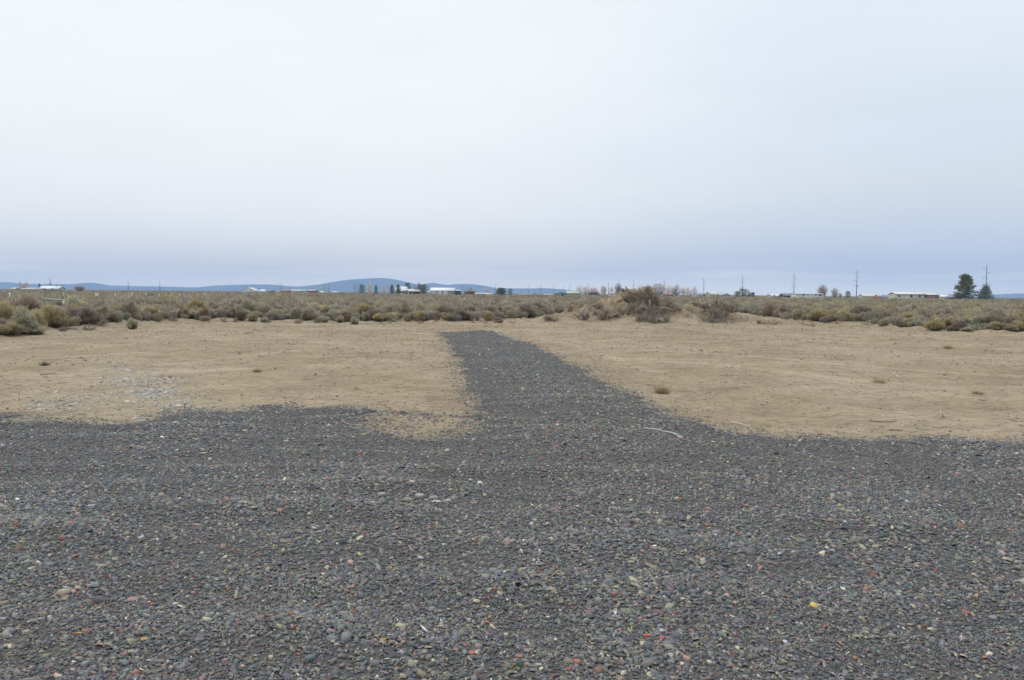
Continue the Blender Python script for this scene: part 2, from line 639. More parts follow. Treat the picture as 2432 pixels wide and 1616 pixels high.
def GH(x, y, s):
    """gravel surface height"""
    t = np.clip((0.0 - s) / 0.5, 0, 1)
    t = t * t * (3 - 2 * t)
    ruts = 0.018 * wn(x, y, 3, 0.4) + 0.014 * wn(x, y, 2)
    return H(x, y) - 0.03 + t * (0.055 + np.maximum(ruts, -0.018))


gx = spaced((-17, -6, 0.22), (-6, 8, 0.09), (8, 19, 0.22))
gy = spaced((-5, 2, 0.5), (2, 13, 0.07), (13, 36, 0.12))
AX, AY = np.meshgrid(gx, gy)
sdv = gravel_sd(AX, AY)
AZ = GH(AX, AY, sdv)
ia = np.arange(AX.size).reshape(AX.shape)
qa = np.stack([ia[:-1, :-1], ia[:-1, 1:], ia[1:, 1:], ia[1:, :-1]], -1).reshape(-1, 4)
keep = (sdv.ravel()[qa] < 0.35).any(1)
qa = qa[keep]
used = np.unique(qa)
rem = np.full(AX.size, -1)
rem[used] = np.arange(len(used))
GV = np.stack([AX, AY, AZ], -1).reshape(-1, 3)[used]


def gravel_mat():
    m = bpy.data.materials.new('crushed_slate')
    m.use_nodes = True
    t = m.node_tree
    b = t.nodes['Principled BSDF']
    b.inputs['Roughness'].default_value = 0.85
    b.inputs['Specular IOR Level'].default_value = 0.2
    tcn = t.nodes.new('ShaderNodeTexCoord')
    cols = []
    dists = []
    for sc_ in (45.0, 110.0):
        v = t.nodes.new('ShaderNodeTexVoronoi')
        v.inputs['Scale'].default_value = sc_
        t.links.new(tcn.outputs['Object'], v.inputs['Vector'])
        sepc = t.nodes.new('ShaderNodeSeparateColor')
        t.links.new(v.outputs['Color'], sepc.inputs[0])
        r = t.nodes.new('ShaderNodeValToRGB')
        r.color_ramp.interpolation = 'CONSTANT'
        e = r.color_ramp.elements
        st = [(0, (0.085, 0.088, 0.10)), (0.2, (0.125, 0.13, 0.14)), (0.4, (0.165, 0.165, 0.155)), (0.58, (0.14, 0.125, 0.13)), (0.7, (0.20, 0.19, 0.155)),
              (0.82, (0.105, 0.11, 0.13)), (0.9, (0.24, 0.12, 0.095)), (0.94, (0.36, 0.32, 0.22)), (0.97, (0.16, 0.16, 0.17))]
        while len(e) > 1:
            e.remove(e[-1])
        e[0].position = 0
        e[0].color = st[0][1] + (1,)
        for p, c in st[1:]:
            q = e.new(p)
            q.color = c + (1,)
        t.links.new(sepc.outputs[0], r.inputs[0])
        cols.append(r.outputs[0])
        dists.append(v.outputs['Distance'])
    n = t.nodes.new('ShaderNodeTexNoise')
    n.inputs['Scale'].default_value = 0.8
    n.inputs['Detail'].default_value = 6
    t.links.new(tcn.outputs['Object'], n.inputs['Vector'])
    mr = t.nodes.new('ShaderNodeMapRange')
    mr.inputs['From Min'].default_value = 0.4
    mr.inputs['From Max'].default_value = 0.62
    t.links.new(n.outputs['Fac'], mr.inputs['Value'])
    mx = t.nodes.new('ShaderNodeMix')
    mx.data_type = 'RGBA'
    t.links.new(mr.outputs[0], mx.inputs['Factor'])
    t.links.new(cols[0], mx.inputs['A'])
    t.links.new(cols[1], mx.inputs['B'])
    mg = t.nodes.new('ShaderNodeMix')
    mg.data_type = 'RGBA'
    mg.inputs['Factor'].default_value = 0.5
    mg.inputs['B'].default_value = (0.125, 0.118, 0.11, 1)  # dark tone mixed into the sheet paints shade into gaps between the chips
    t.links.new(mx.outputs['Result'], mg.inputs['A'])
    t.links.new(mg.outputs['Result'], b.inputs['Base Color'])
    bp = t.nodes.new('ShaderNodeBump')
    bp.inputs['Strength'].default_value = 0.8
    bp.inputs['Distance'].default_value = 0.012
    t.links.new(math_n('ADD', dists[0], dists[1], tree=t), bp.inputs['Height'])
    t.links.new(bp.outputs[0], b.inputs['Normal'])
    return m


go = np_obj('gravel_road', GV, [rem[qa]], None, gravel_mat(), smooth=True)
tag(go, 'dark slate gravel pad with a track running off towards the scrub', kind='structure')

PAL = np.array([(0.125, 0.135, 0.155), (0.165, 0.175, 0.19), (0.10, 0.108, 0.125), (0.205, 0.205, 0.19), (0.175, 0.155, 0.165), (0.235, 0.225, 0.175),
                (0.15, 0.165, 0.165), (0.28, 0.135, 0.11), (0.33, 0.22, 0.19), (0.36, 0.33, 0.24), (0.56, 0.52, 0.40), (0.42, 0.44, 0.46), (0.48, 0.36, 0.12)])
PW = np.array([0.22, 0.20, 0.12, 0.13, 0.08, 0.085, 0.07, 0.026, 0.022, 0.034, 0.008, 0.010, 0.0015])
PW = PW / PW.sum()


def chips(P, r, flat, tilt, col, k=6, sides=True):
    """angular flat stones at P (n,3), radius r (n,)"""
    n = len(P)
    th = (np.arange(k) * 2 * math.pi / k)[None, :] + rng.uniform(-0.5, 0.5, (n, k)) * 5 / k
    rr = r[:, None] * rng.uniform(0.6, 1.2, (n, k))
    asp = rng.uniform(0.3, 0.82, (n, 1))
    x = np.cos(th) * rr
    y = np.sin(th) * rr * asp
    hgt = (r * flat)[:, None]
    zb = -hgt * np.ones((n, k))
    zt = hgt * (1 + rng.uniform(-0.25, 0.25, (n, k)))
    kk = rng.uniform(0.8, 1.0, (n, 1))
    off = rng.uniform(-0.12, 0.12, (n, 2)) * r[:, None]
    bot = np.stack([x, y, zb], -1)
    top = np.stack([x * kk + off[:, :1], y * kk + off[:, 1:], zt], -1)
    V = np.concatenate([bot, top], 1)                     # n, 2k, 3
    az_ = rng.uniform(0, 2 * math.pi, n)
    a, b = rng.normal(size=n) * tilt, rng.normal(size=n) * tilt
    ca, sa = np.cos(a)[:, None], np.sin(a)[:, None]
    V = np.stack([V[..., 0], V[..., 1] * ca - V[..., 2] * sa, V[..., 1] * sa + V[..., 2] * ca], -1)
    cb, sb = np.cos(b)[:, None], np.sin(b)[:, None]
    V = np.stack([V[..., 0] * cb + V[..., 2] * sb, V[..., 1], -V[..., 0] * sb + V[..., 2] * cb], -1)
    cz, sz = np.cos(az_)[:, None], np.sin(az_)[:, None]
    V = np.stack([V[..., 0] * cz - V[..., 1] * sz, V[..., 0] * sz + V[..., 1] * cz, V[..., 2]], -1)
    V += P[:, None, :]
    base = (np.arange(n) * 2 * k)[:, None, None]
    q = np.array([[j, (j + 1) % k, k + (j + 1) % k, k + j] for j in range(k)])[None] + base
    tp = (np.arange(k) + k)[None, None] + base
    return V.reshape(-1, 3), [q.reshape(-1, 4), tp.reshape(-1, k)], np.repeat(col, 2 * k, axis=0)


def stone_cols(n, w=None):
    c = PAL[rng.choice(len(PAL), n, p=PW if w is None else w)]
    return np.clip(c * (1.04 + rng.normal(size=(n, 1)) * 0.2) * np.array([1.03, 1.0, 0.95]) + rng.normal(size=(n, 3)) * 0.010, 0.02, 0.7)


def scatter(y0, y1, dens, margin=4.2):
    A = 0.643 * 1.25 * max(0.0, y1 * y1 - y0 * y0) + 2 * margin * (y1 - y0)
    n = int(A * dens)
    y = np.sqrt(rng.uniform(y0 * y0, y1 * y1, n)) if y0 > 0 else rng.uniform(y0, y1, n)
    wd = np.maximum(y, 0) * 0.643 * 1.25 + margin
    x = rng.uniform(-1, 1, n) * wd
    return x, y


MBs = []
for (y0, y1, dens, rm, k) in ((-1.5, 2.2, 2600, 0.0125, 5), (2.2, 4.5, 5400, 0.0099, 5), (4.5, 7.5, 3500, 0.0106, 5), (7.5, 13, 1700, 0.0117, 5), (13, 22, 520, 0.0155, 4), (22, 36, 230, 0.019, 4)):
    x, y = scatter(y0, y1, dens)
    s = gravel_sd(x, y)
    p = np.clip((0.22 - s) / 0.42, 0, 1) ** 1.6
    p = np.maximum(p, 0.09 * np.exp(-np.clip(s, 0, 9) / 0.45))
    p = np.where(poly_sd(x, y, patch) < 0.1, np.maximum(p, 0.30 + 0.16 * wn(x, y, 3)), p)
    ok = rng.uniform(size=len(x)) < p
    x, y, s = x[ok], y[ok], s[ok]
    zone = wn(x, y, 2) * 0.5 + wn(x, y, 3) * 0.3           # coarse and fine areas
    r = rm * np.exp(rng.normal(size=len(x)) * 0.42) * (1 + 0.32 * np.clip(zone, -1, 1))
    r = np.clip(r, 0.005, 0.042)
    z = np.maximum(GH(x, y, s), H(x, y) - 0.004) + r * 0.12 + rng.uniform(0, 0.008, len(x))
    col_ = stone_cols(len(x)) * (1 + 0.08 * np.clip(zone, -1, 1)[:, None]) * (1 - np.clip(wn(x, y, 1) * 0.5, -1, 1)[:, None] * np.array([-0.05, 0.0, 0.06]))
    V, Pp, cc = chips(np.stack([x, y, z], -1), r, rng.uniform(0.08, 0.26, len(x)), 0.30, col_, k)
    MBs.append((V, Pp, cc))
nn = 0
VV, QQ, CC = [], {}, []
for V, Pp, cc in MBs:
    VV.append(V)
    CC.append(cc)
    for q in Pp:
        QQ.setdefault(q.shape[1], []).append(q + nn)
    nn += len(V)
gs = np_obj('gravel', np.concatenate(VV), [np.concatenate(v) for v in QQ.values()], np.concatenate(CC), M_stone)
tag(gs, 'loose flat slate chips, mostly blue grey with red and cream ones', kind='stuff')
print('gravel verts', nn)

# pale rubble spilled on the sand at left
x = []
y = []
for (px, py, sx, sy, n) in ((300, 880, 45, 9, 520), (340, 912, 55, 10, 950), (375, 935, 40, 8, 700), (235, 855, 28, 4, 130), (120, 955, 50, 12, 220), (250, 940, 110, 30, 700), (450, 955, 60, 10, 160), (110, 968, 30, 6, 90)):
    q = np.array([ground(px + rng.normal() * sx, max(py + rng.normal() * sy, 850)) for _ in range(n)])
    x.append(q[:, 0])
    y.append(q[:, 1])
x = np.concatenate(x)
y = np.concatenate(y)
r = np.clip(0.017 * np.exp(rng.normal(size=len(x)) * 0.6), 0.005, 0.07)
pc = np.array([(0.44, 0.42, 0.36), (0.37, 0.36, 0.31), (0.50, 0.45, 0.38), (0.28, 0.27, 0.24), (0.13, 0.125, 0.12), (0.44, 0.36, 0.31)])[rng.choice(6, len(x), p=[.25, .25, .15, .15, .08, .12])]
V, Pp, cc = chips(np.stack([x, y, H(x, y) - 0.1 * r], -1), r, rng.uniform(0.12, 0.35, len(x)), 0.25, pc * (1 + rng.normal(size=(len(x), 1)) * 0.1), 6)
o = np_obj('rubble', V, Pp, cc, M_stone)
tag(o, 'pale grey stone rubble strewn over the sand at left', kind='stuff')

# clods and twig litter on the sand
n = 80000
y = np.sqrt(rng.uniform(8.5 ** 2, 50 ** 2, n))
x = rng.uniform(-1, 1, n) * (y * 0.75 + 1)
s = poly_sd(x, y, gpw)
fd = field_depth(x, y)
pr = np.where(s > 0.05, 1, 0) * np.where(fd < 1.0, 1, 0.3) * np.clip(0.45 + 0.4 * wn(x, y, 2) + 0.35 * wn(x, y, 3), 0.08, 1)
ok = rng.uniform(size=n) < pr
x, y = x[ok], y[ok]
r = np.clip(0.0062 * np.exp(rng.normal(size=len(x)) * 0.6), 0.003, 0.03) * (1 + y / 40)
cd = np.array([(0.24, 0.185, 0.125), (0.16, 0.125, 0.09), (0.36, 0.29, 0.2), (0.45, 0.4, 0.32)])[rng.choice(4, len(x), p=[.42, .42, .08, .08])]
V, Pp, cc = chips(np.stack([x, y, H(x, y)], -1), r, rng.uniform(0.3, 0.6, len(x)), 0.3, cd, 5)
o = np_obj('dirt_clods', V, Pp, cc, M_pebble)
tag(o, 'small crumbs of dirt and stone lying on the sand', kind='stuff')

n = 26000
y = np.sqrt(rng.uniform(8.5 ** 2, 48 ** 2, n))
x = rng.uniform(-1, 1, n) * (y * 0.75 + 1)
s = poly_sd(x, y, gpw)
pr = np.where(s > -0.15, 1, 0.02) * np.clip(0.3 + 0.5 * wn(x, y, 1) + 0.4 * wn(x, y, 3), 0.06, 1) * np.where(field_depth(x, y) < 1, 1, 0.2)
ok = rng.uniform(size=n) < pr
x, y = x[ok], y[ok]
n = len(x)
th = rng.normal(size=n) * 1.1
Ln = np.clip(0.05 * np.exp(rng.normal(size=n) * 0.6), 0.02, 0.3)
d = np.stack([np.cos(th), np.sin(th), rng.normal(size=n) * 0.08], -1)
wv = np.stack([-np.sin(th), np.cos(th), np.zeros(n)], -1) * (0.0022 + 0.00010 * y)[:, None]
P = np.stack([x, y, H(x, y) + 0.006], -1)
cb = np.array([(0.13, 0.10, 0.07), (0.22, 0.17, 0.12), (0.42, 0.36, 0.27), (0.55, 0.5, 0.4)])[rng.choice(4, n, p=[.4, .3, .2, .1])]
upv = np.array([0, 0, 0.007])
V = np.stack([P - wv, P + wv, P + upv, P + d * Ln[:, None] - wv, P + d * Ln[:, None] + wv, P + d * Ln[:, None] + upv], 1).reshape(-1, 3)
b_ = (np.arange(n) * 6)[:, None]
q4 = np.concatenate([b_ + np.array([0, 3, 5, 2]), b_ + np.array([1, 2, 5, 4])])
q3 = np.concatenate([b_ + np.array([0, 2, 1]), b_ + np.array([3, 4, 5])])
o = np_obj('twig_litter', V, [q4, q3], np.repeat(cb, 6, 0), M_wood)
tag(o, 'thin broken twigs and straw littering the sand', kind='stuff')


# ------------------------------------------------------------------ scrub
KINDS = {
    'grey-green': dict(leaf=(0.29, 0.285, 0.215), tip=(0.36, 0.36, 0.275), wood=(0.22, 0.18, 0.15), name='sagebrush'),
    'pale green': dict(leaf=(0.31, 0.335, 0.235), tip=(0.40, 0.43, 0.31), wood=(0.22, 0.18, 0.15), name='sagebrush'),
    'yellow-green': dict(leaf=(0.32, 0.295, 0.185), tip=(0.46, 0.43, 0.22), wood=(0.22, 0.18, 0.14), name='rabbitbrush'),
    'grey-brown': dict(leaf=(0.28, 0.25, 0.205), tip=(0.35, 0.315, 0.255), wood=(0.19, 0.155, 0.13), name='sagebrush'),
    'purple-grey': dict(leaf=(0.25, 0.22, 0.195), tip=(0.31, 0.28, 0.25), wood=(0.17, 0.14, 0.12), name='sagebrush'),
    'rust-brown': dict(leaf=(0.25, 0.165, 0.115), tip=(0.31, 0.22, 0.16), wood=(0.16, 0.11, 0.08), name='dead_bush'),
}


for _k in KINDS.values():
    for _c in ('leaf', 'tip'):
        _a = np.array(_k[_c])
        _k[_c] = tuple(_a * 0.74 + _a.mean() * 0.26)


def bush_arrays(kind, nb, blade, seed, core=False, wood_n=14):
    """unit bush: radius ~0.5, height ~1 (scaled later)"""
    K = KINDS[kind]
    f = MB()
    w = MB()
    r_ = np.random.default_rng(seed)
    nc = int(r_.integers(13, 22))
    cl = []
    for i in range(nc):
        a = r_.uniform(0, 2 * math.pi)
        e = math.asin(r_.uniform(0.05, 1))
        q = r_.uniform(0.55, 0.95)
        cl.append((math.cos(a) * math.cos(e) * q * 0.40, math.sin(a) * math.cos(e) * q * 0.40, 0.22 + math.sin(e) * q * 0.58, r_.uniform(0.10, 0.19), r_.uniform(0.8, 1.2)))
    cl = np.array(cl)
    ci = r_.integers(0, nc, nb)
    dv = r_.normal(size=(nb, 3))
    dv /= np.linalg.norm(dv, axis=1)[:, None]
    P = cl[ci, :3] + dv * (cl[ci, 3] * r_.uniform(0.1, 1.25, nb) ** 0.7)[:, None]
    P[:, 2] = np.abs(P[:, 2])
    D = P - np.array([0, 0, -0.05])
    D = D / np.linalg.norm(D, axis=1)[:, None] + r_.normal(size=(nb, 3)) * 0.45 + np.array([0, 0, 0.5])
    hgt = np.clip(P[:, 2], 0, 1)[:, None]
    # higher blades take the tip colour, pushed lighter; paints lit tops over shaded gaps
    mixv = np.clip(hgt * 0.7 + r_.uniform(-0.3, 0.4, (nb, 1)) + (cl[ci, 4] - 1)[:, None], 0, 1)
    col = np.array(K['leaf']) * 0.9 * (1 - mixv) + np.array(K['tip']) * 1.08 * mixv
    col = np.clip(col * np.array([1.36, 1.22, 1.10]) * (1 + r_.normal(size=(nb, 1)) * 0.2), 0.02, 0.8)
    f.blades(P, D, blade * r_.uniform(0.6, 1.5, nb) * np.where(r_.uniform(size=nb) < 0.12, 2.2, 1.0), blade * 0.30, col)
    # bare twigs down low
    nt_ = nb // 4
    a = r_.uniform(0, 2 * math.pi, nt_)
    e = r_.uniform(0.25, 1.4, nt_)
    D = np.stack([np.cos(a) * np.cos(e), np.sin(a) * np.cos(e), np.sin(e)], -1)
    st = r_.uniform(0.02, 0.35, nt_)
    P = D * st[:, None] * np.array([0.9, 0.9, 1.1])
    w.blades(P, D + r_.normal(size=D.shape) * 0.25, r_.uniform(0.12, 0.3, nt_), 0.012, jit(nt_, K['wood'], 0.2))
    for i in range(wood_n):
        a = r_.uniform(0, 6.28)
        e = r_.uniform(0.5, 1.4)
        d = np.array([math.cos(a) * math.cos(e), math.sin(a) * math.cos(e), math.sin(e)])
        L_ = r_.uniform(0.35, 0.62)
        p1 = d * L_ * 0.5 + r_.normal(size=3) * 0.03
        w.tube([(0.02 * d[0], 0.02 * d[1], -0.05), p1, d * L_ + r_.normal(size=3) * 0.04], [0.02, 0.013, 0.004], 4, np.array(K['wood']) * r_.uniform(0.8, 1.3))
    if core:
        # lumpy inner mass for bushes seen from far off
        th = np.linspace(0, 2 * math.pi, 9)[:-1]
        V = [(0, 0, 0.8)]
        for zz, rr in ((0.62, 0.25), (0.3, 0.36), (-0.05, 0.28)):
            for t_ in th:
                k_ = r_.uniform(0.75, 1.2)
                V.append((math.cos(t_) * rr * k_, math.sin(t_) * rr * k_, zz * r_.uniform(0.85, 1.15)))
        tr = [[0, 1 + i, 1 + (i + 1) % 8] for i in range(8)]
        qd = [[1 + l * 8 + i, 9 + l * 8 + i, 9 + l * 8 + (i + 1) % 8, 1 + l * 8 + (i + 1) % 8] for l in range(2) for i in range(8)]
        f.add(V, [tr, qd], np.clip(np.array(K['leaf']) * r_.uniform(0.7, 1.1, (25, 1)), 0, 1))
    return f, w


protos = {}
for kd in KINDS:
    protos[kd] = []
    for v in range(4 if kd != 'rust-brown' else 2):
        f, w = bush_arrays(kd, 6500, 0.066, 11 + v * 7 + len(kd))
        e = empty(KINDS[kd]['name'])
        f.build('foliage', M_leaf, e)
        w.build('stems', M_wood, e)
        protos[kd].append([e, False])

bushes = []      # (x, y, width, height, kind, hand label or None)
hand = [  # px, base py (or None) , D, width px, top py, kind, label
    (58, 34, 92, 690, 'grey-brown', 'largest grey-brown bush, tall and round, near the left edge of the photo'),
    (8, 31, 60, 700, 'yellow-green', 'yellow-green bush cut by the left edge of the photo behind two pale ones'),
    (128, 31.5, 62, 714, 'yellow-green', 'wide yellow-green bush just below the metal rail of the gate'),
    (30, 28.3, 42, 763, 'pale green', 'low pale green bush at the sand edge, nearest one to the left edge'),
    (82, 28.8, 50, 764, 'pale green', 'low pale green bush at the sand edge, second from the left edge'),
    (140, 35, 44, 737, 'purple-grey', 'dark bush between the pale bushes and the long yellow-topped clump at left'),
    (192, 36, 56, 732, 'grey-green', 'left half of the long clump behind the dirt lumps at left'),
    (243, 37, 60, 735, 'yellow-green', 'yellow-topped right half of the long clump behind the dirt lumps'),
    (313, 33, 30, 752, 'pale green', 'lone upright green bush standing out on the sand at left'),
    (309, 44, 28, 720, 'rust-brown', 'rust-brown dead bush above the lone green bush at left'),
    (376, 43, 24, 728, 'rust-brown', 'second rust-brown dead bush, right of the lone green bush'),
    (483, 44, 24, 724, 'rust-brown', 'third rust-brown dead bush, left of the grey-green hump'),
    (330, 48, 62, 704, 'purple-grey', 'broad purple-grey bush behind the rust-brown dead bush'),
    (240, 44, 42, 706, 'grey-green', 'dark grey-green bush under the first pair of white fence posts'),
    (571, 43, 44, 720, 'grey-green', 'big grey-green hump of a bush left of the yellow-topped one'),
    (599, 42.3, 33, 741, 'yellow-green', 'round yellow-topped bush at the sand edge left of centre'),
    (627, 42.0, 24, 748, 'pale green', 'small pale green bush touching the round yellow-topped bush'),
    (487, 42.5, 28, 748, 'pale green', 'low flat pale green bush below the third rust-brown dead bush'),
    (729, 44, 34, 727, 'purple-grey', 'dark purple-grey bush between the yellow-topped one and the track'),
    (770, 42.5, 26, 745, 'pale green', 'left one of three small pale green bushes short of the track'),
    (807, 42.5, 21, 745, 'pale green', 'middle one of three small pale green bushes short of the track'),
    (842, 40.5, 28, 751, 'pale green', 'brightest pale green bush, out on the sand left of the track'),
    (847, 46, 25, 727, 'yellow-green', 'yellow-green bush right behind the brightest pale green bush'),
    (900, 43.5, 34, 741, 'yellow-green', 'olive and yellow bush left of the bleached forked branch'),
    (870, 43.5, 26, 739, 'grey-green', 'grey-green bush between two yellow-green ones left of the track'),
    (997, 43.8, 38, 733, 'yellow-green', 'wide yellow-green bush left of the far end of the track'),
    (1030, 45, 30, 729, 'purple-grey', 'dark bush behind the left corner of the far end of the track'),
    (1062, 44, 37, 741, 'grey-green', 'olive bush right behind the left corner of the far end of the track'),
    (1092, 46, 40, 726, 'purple-grey', 'broad dark bush behind the middle of the far end of the track'),
    (1160, 45, 27, 735, 'yellow-green', 'spiky yellow bush beyond the right corner of the track'),
    (1182, 43.8, 30, 750, 'purple-grey', 'small grey bush at the sand edge beyond the right corner of the track'),
    (2177, 58, 38, 718, 'grey-green', 'grey-green bush below the long white-roofed house'),
    (2225, 38.5, 50, 748, 'yellow-green', 'yellow-topped bush at the sand edge left of and below the big pine'),
    (2261, 39.5, 40, 745, 'yellow-green', 'bright yellow-green bush at the sand edge below the big pine'),
    (2300, 37, 36, 777, 'pale green', 'low pale bush with whitish flecks at the sand edge below the spruce'),
    (2354, 37.5, 30, 765, 'grey-green', 'dark grey-green bush at the sand edge right of the pale flecked one'),
    (2405, 36.8, 42, 767, 'grey-brown', 'dark bush at the sand edge nearest to the right edge'),
    (2102, 41.2, 30, 747, 'grey-green', 'bluish grey-green bush at the sand edge below the long house'),
    (2138, 40.2, 28, 752, 'purple-grey', 'small dark grey bush at the sand edge below the long house'),
]
for px, D, wpx, ty, kd, lab in hand:
    p = at(px, 700, D)
    z0 = Hs(p[0], D)
    topz = at(px, ty, D)[2]
    bushes.append((p[0], D, wpx / F * D, max(0.25, topz - z0), kd, lab))

# the rest of the scrub: dart throwing with growing spacing
names = list(KINDS)
pool = []
cells = {}


def try_add(x, y, w, cell=1.0):
    i, j = int(math.floor(x / cell)), int(math.floor(y / cell))
    for a in (-1, 0, 1):
        for b in (-1, 0, 1):
            for (qx, qy, qw) in cells.get((i + a, j + b), ()):
                if (qx - x) ** 2 + (qy - y) ** 2 < (0.30 * (qw + w)) ** 2:
                    return False
    cells.setdefault((i, j), []).append((x, y, w))
    return True


for b in bushes:
    try_add(b[0], b[1], b[2])
cand = rng.uniform(size=(60000, 2))
for u, v in cand:
    y = math.sqrt(25 ** 2 + v * (105 ** 2 - 25 ** 2))
    x = (u * 2 - 1) * (y * 0.76 + 2)
    fd = float(field_depth(np.array([x]), np.array([y]))[0])
    if fd < 0.1:
        continue
    a = x / y
    pk = wn(x, y, 2)
    hgt_base = 0.62 + 0.22 * wn(x, y, 1) * 0.8
    if a < -0.45:
        hgt_base += 0.45
    elif a < -0.02:
        hgt_base += 0.28
    w_ = random.uniform(0.75, 1.65)
    if fd < 1.2:
        w_ *= 0.65
    hh = w_ * random.uniform(0.5, 0.8) * (0.75 + 0.35 * hgt_base)
    if y > 55:
        w_ *= 1.15
    if abs(a - 0.16) < 0.10 and y < 60:
        hh *= 0.8
    # keep the mound clear
    if any(((x - m[0]) / m[2]) ** 2 + ((y - m[1]) / m[3]) ** 2 < 1.4 for m in mounds if m[4] > 0.3):
        continue
    if not try_add(x, y, w_, 1.3):
        continue
    # colours gather in patches, rightwards more yellow-green
    p_y = 0.13 + 0.14 * (a > 0.2) + 0.1 * pk
    t_ = random.random()
    if t_ < p_y:
        kd = 'yellow-green'
    elif t_ < p_y + 0.09:
        kd = 'pale green'
    elif t_ < p_y + 0.42:
        kd = 'grey-green'
    elif t_ < p_y + 0.60:
        kd = 'grey-brown'
    elif t_ < 0.965:
        kd = 'purple-grey'
    else:
        kd = 'rust-brown'
    pool.append((x, y, w_, min(hh, 1.15 if y > 50 else 1.4), kd))
pool.sort(key=lambda b: -(b[2] * b[3]) ** 0.5 / b[1] ** 1.6 if abs(b[0] / b[1]) < 0.66 else 0)
near = pool[:262]
rest = pool[262:]


def ordinal(n):
    return '%d%s' % (n, 'th' if 10 <= n % 100 <= 20 else {1: 'st', 2: 'nd', 3: 'rd'}.get(n % 10, 'th'))


def zone_of(x, y):
    px = CX + x / y * F
    fd = float(field_depth(np.array([x]), np.array([y]))[0])
    a = 'sand edge' if fd < 1.6 else ('second rank' if fd < 4 else 'deep in scrub')
    z = 'far left' if px < 560 else ('left of track' if px < 1040 else ('behind track end' if px < 1260 else
        ('behind dirt mound' if px < 1810 else ('right of mound' if px < 2120 else 'far right'))))
    return a, z


grp = {}
for b in near:
    a, z = zone_of(b[0], b[1])
    sz = 'tall' if b[3] > 0.85 else ('low' if b[3] < 0.55 else 'middling')
    grp.setdefault((a, z, sz, b[4]), []).append(b)
for (a, z, sz, kd), lst in grp.items():
    lst.sort(key=lambda b: b[0] / b[1])
    for i, b in enumerate(lst):
        if len(lst) == 1:
            lab = 'the only %s %s bush, %s, %s' % (sz, kd, a, z)
        else:
            lab = '%s %s bush, %s of its kind from left, %s, %s' % (sz, kd, ordinal(i + 1), a, z)
        bushes.append(b[:5] + (lab,))
for (x, y, w_, hh, kd, lab) in bushes:
    pr = random.choice(protos[kd])
    o = pr[0] if not pr[1] else dup(pr[0])
    pr[1] = True
    o.location = (x, y, Hs(x, y) - 0.02)
    o.rotation_euler = (0, 0, random.uniform(0, 6.28))
    o.scale = (w_ * 1.0, w_ * random.uniform(0.85, 1.1), hh * 1.0)
    tag(o, lab, 'bush', 'bushes of the sagebrush scrub')
for kd in protos:
    for pr in protos[kd]:
        if not pr[1]:
            for ch in list(pr[0].children):
                bpy.data.objects.remove(ch)
            bpy.data.objects.remove(pr[0])

# farther scrub as one mass
lod = {}
for kd in KINDS:
    lod[kd] = []
    for lv, (nb, bl) in enumerate(((420, 0.13), (110, 0.22))):
        for s_ in range(3):
            f, w = bush_arrays(kd, nb, bl, 50 + s_ + lv * 10 + len(kd), core=True, wood_n=0)
            lod[kd].append(f.arrays())
for u, v in rng.uniform(size=(9500, 2)):
    y = math.exp(math.log(105) + v ** 0.8 * (math.log(900) - math.log(105)))
    x = (u * 2 - 1) * (y * 0.76 + 2)
    w_ = random.uniform(0.8, 1.5) * (1 + y / 400)
    kd = random.choices(names, (28, 6, 17, 25, 20, 4))[0]
    if x / y > 0.25 and random.random() < 0.15:
        kd = 'yellow-green'
    rest.append((x, y, w_, random.uniform(0.5, 1.0) * (1 + (random.random() < 0.05) * 0.4), kd))
VV, CC, QQ, nn = [], [], {}, 0
for (x, y, w_, hh, kd) in rest:
    lv = 0 if y < 75 else 1
    V, P, c = lod[kd][lv * 3 + random.randrange(3)]
    a = random.uniform(0, 6.28)
    ca, sa = math.cos(a), math.sin(a)
    W_ = np.stack([(V[:, 0] * ca - V[:, 1] * sa) * w_ + x, (V[:, 0] * sa + V[:, 1] * ca) * w_ + y, V[:, 2] * hh], -1)
    W_[:, 2] += 0 if y > 110 else Hs(x, y)
    VV.append(W_)
    CC.append(c * random.uniform(0.85, 1.12))
    for k, q in P.items():
        QQ.setdefault(k, []).append(q + nn)
    nn += len(V)
o = np_obj('scrubland', np.concatenate(VV), [np.concatenate(v) for v in QQ.values()], np.concatenate(CC), M_leaf)
tag(o, 'sagebrush scrub stretching away to the houses on the horizon', kind='stuff')
print('scrub verts', nn, 'rest', len(rest))


# ------------------------------------------------------------------ uprooted brush, roots, dead wood
def gnarl(m, p, d, L_, r, col, n=6, wig=0.35, sides=6):
    """a twisted tapering limb; returns its points"""
    pts = [np.array(p, dtype=float)]
    d = np.array(d, dtype=float)
    d /= np.linalg.norm(d)
    for i in range(n):
        d = d + np.array([random.gauss(0, wig), random.gauss(0, wig), random.gauss(0, wig)]) * 0.6
        d /= np.linalg.norm(d)
        pts.append(pts[-1] + d * L_ / n)
    rad = np.linspace(r, r * 0.25, n + 1) * np.array([random.uniform(0.8, 1.25) for _ in range(n + 1)])
    m.tube(pts, rad, sides, col)
    return pts


WOODC = [(0.33, 0.28, 0.235), (0.38, 0.32, 0.26), (0.24, 0.19, 0.15), (0.42, 0.33, 0.22), (0.30, 0.21, 0.15)]


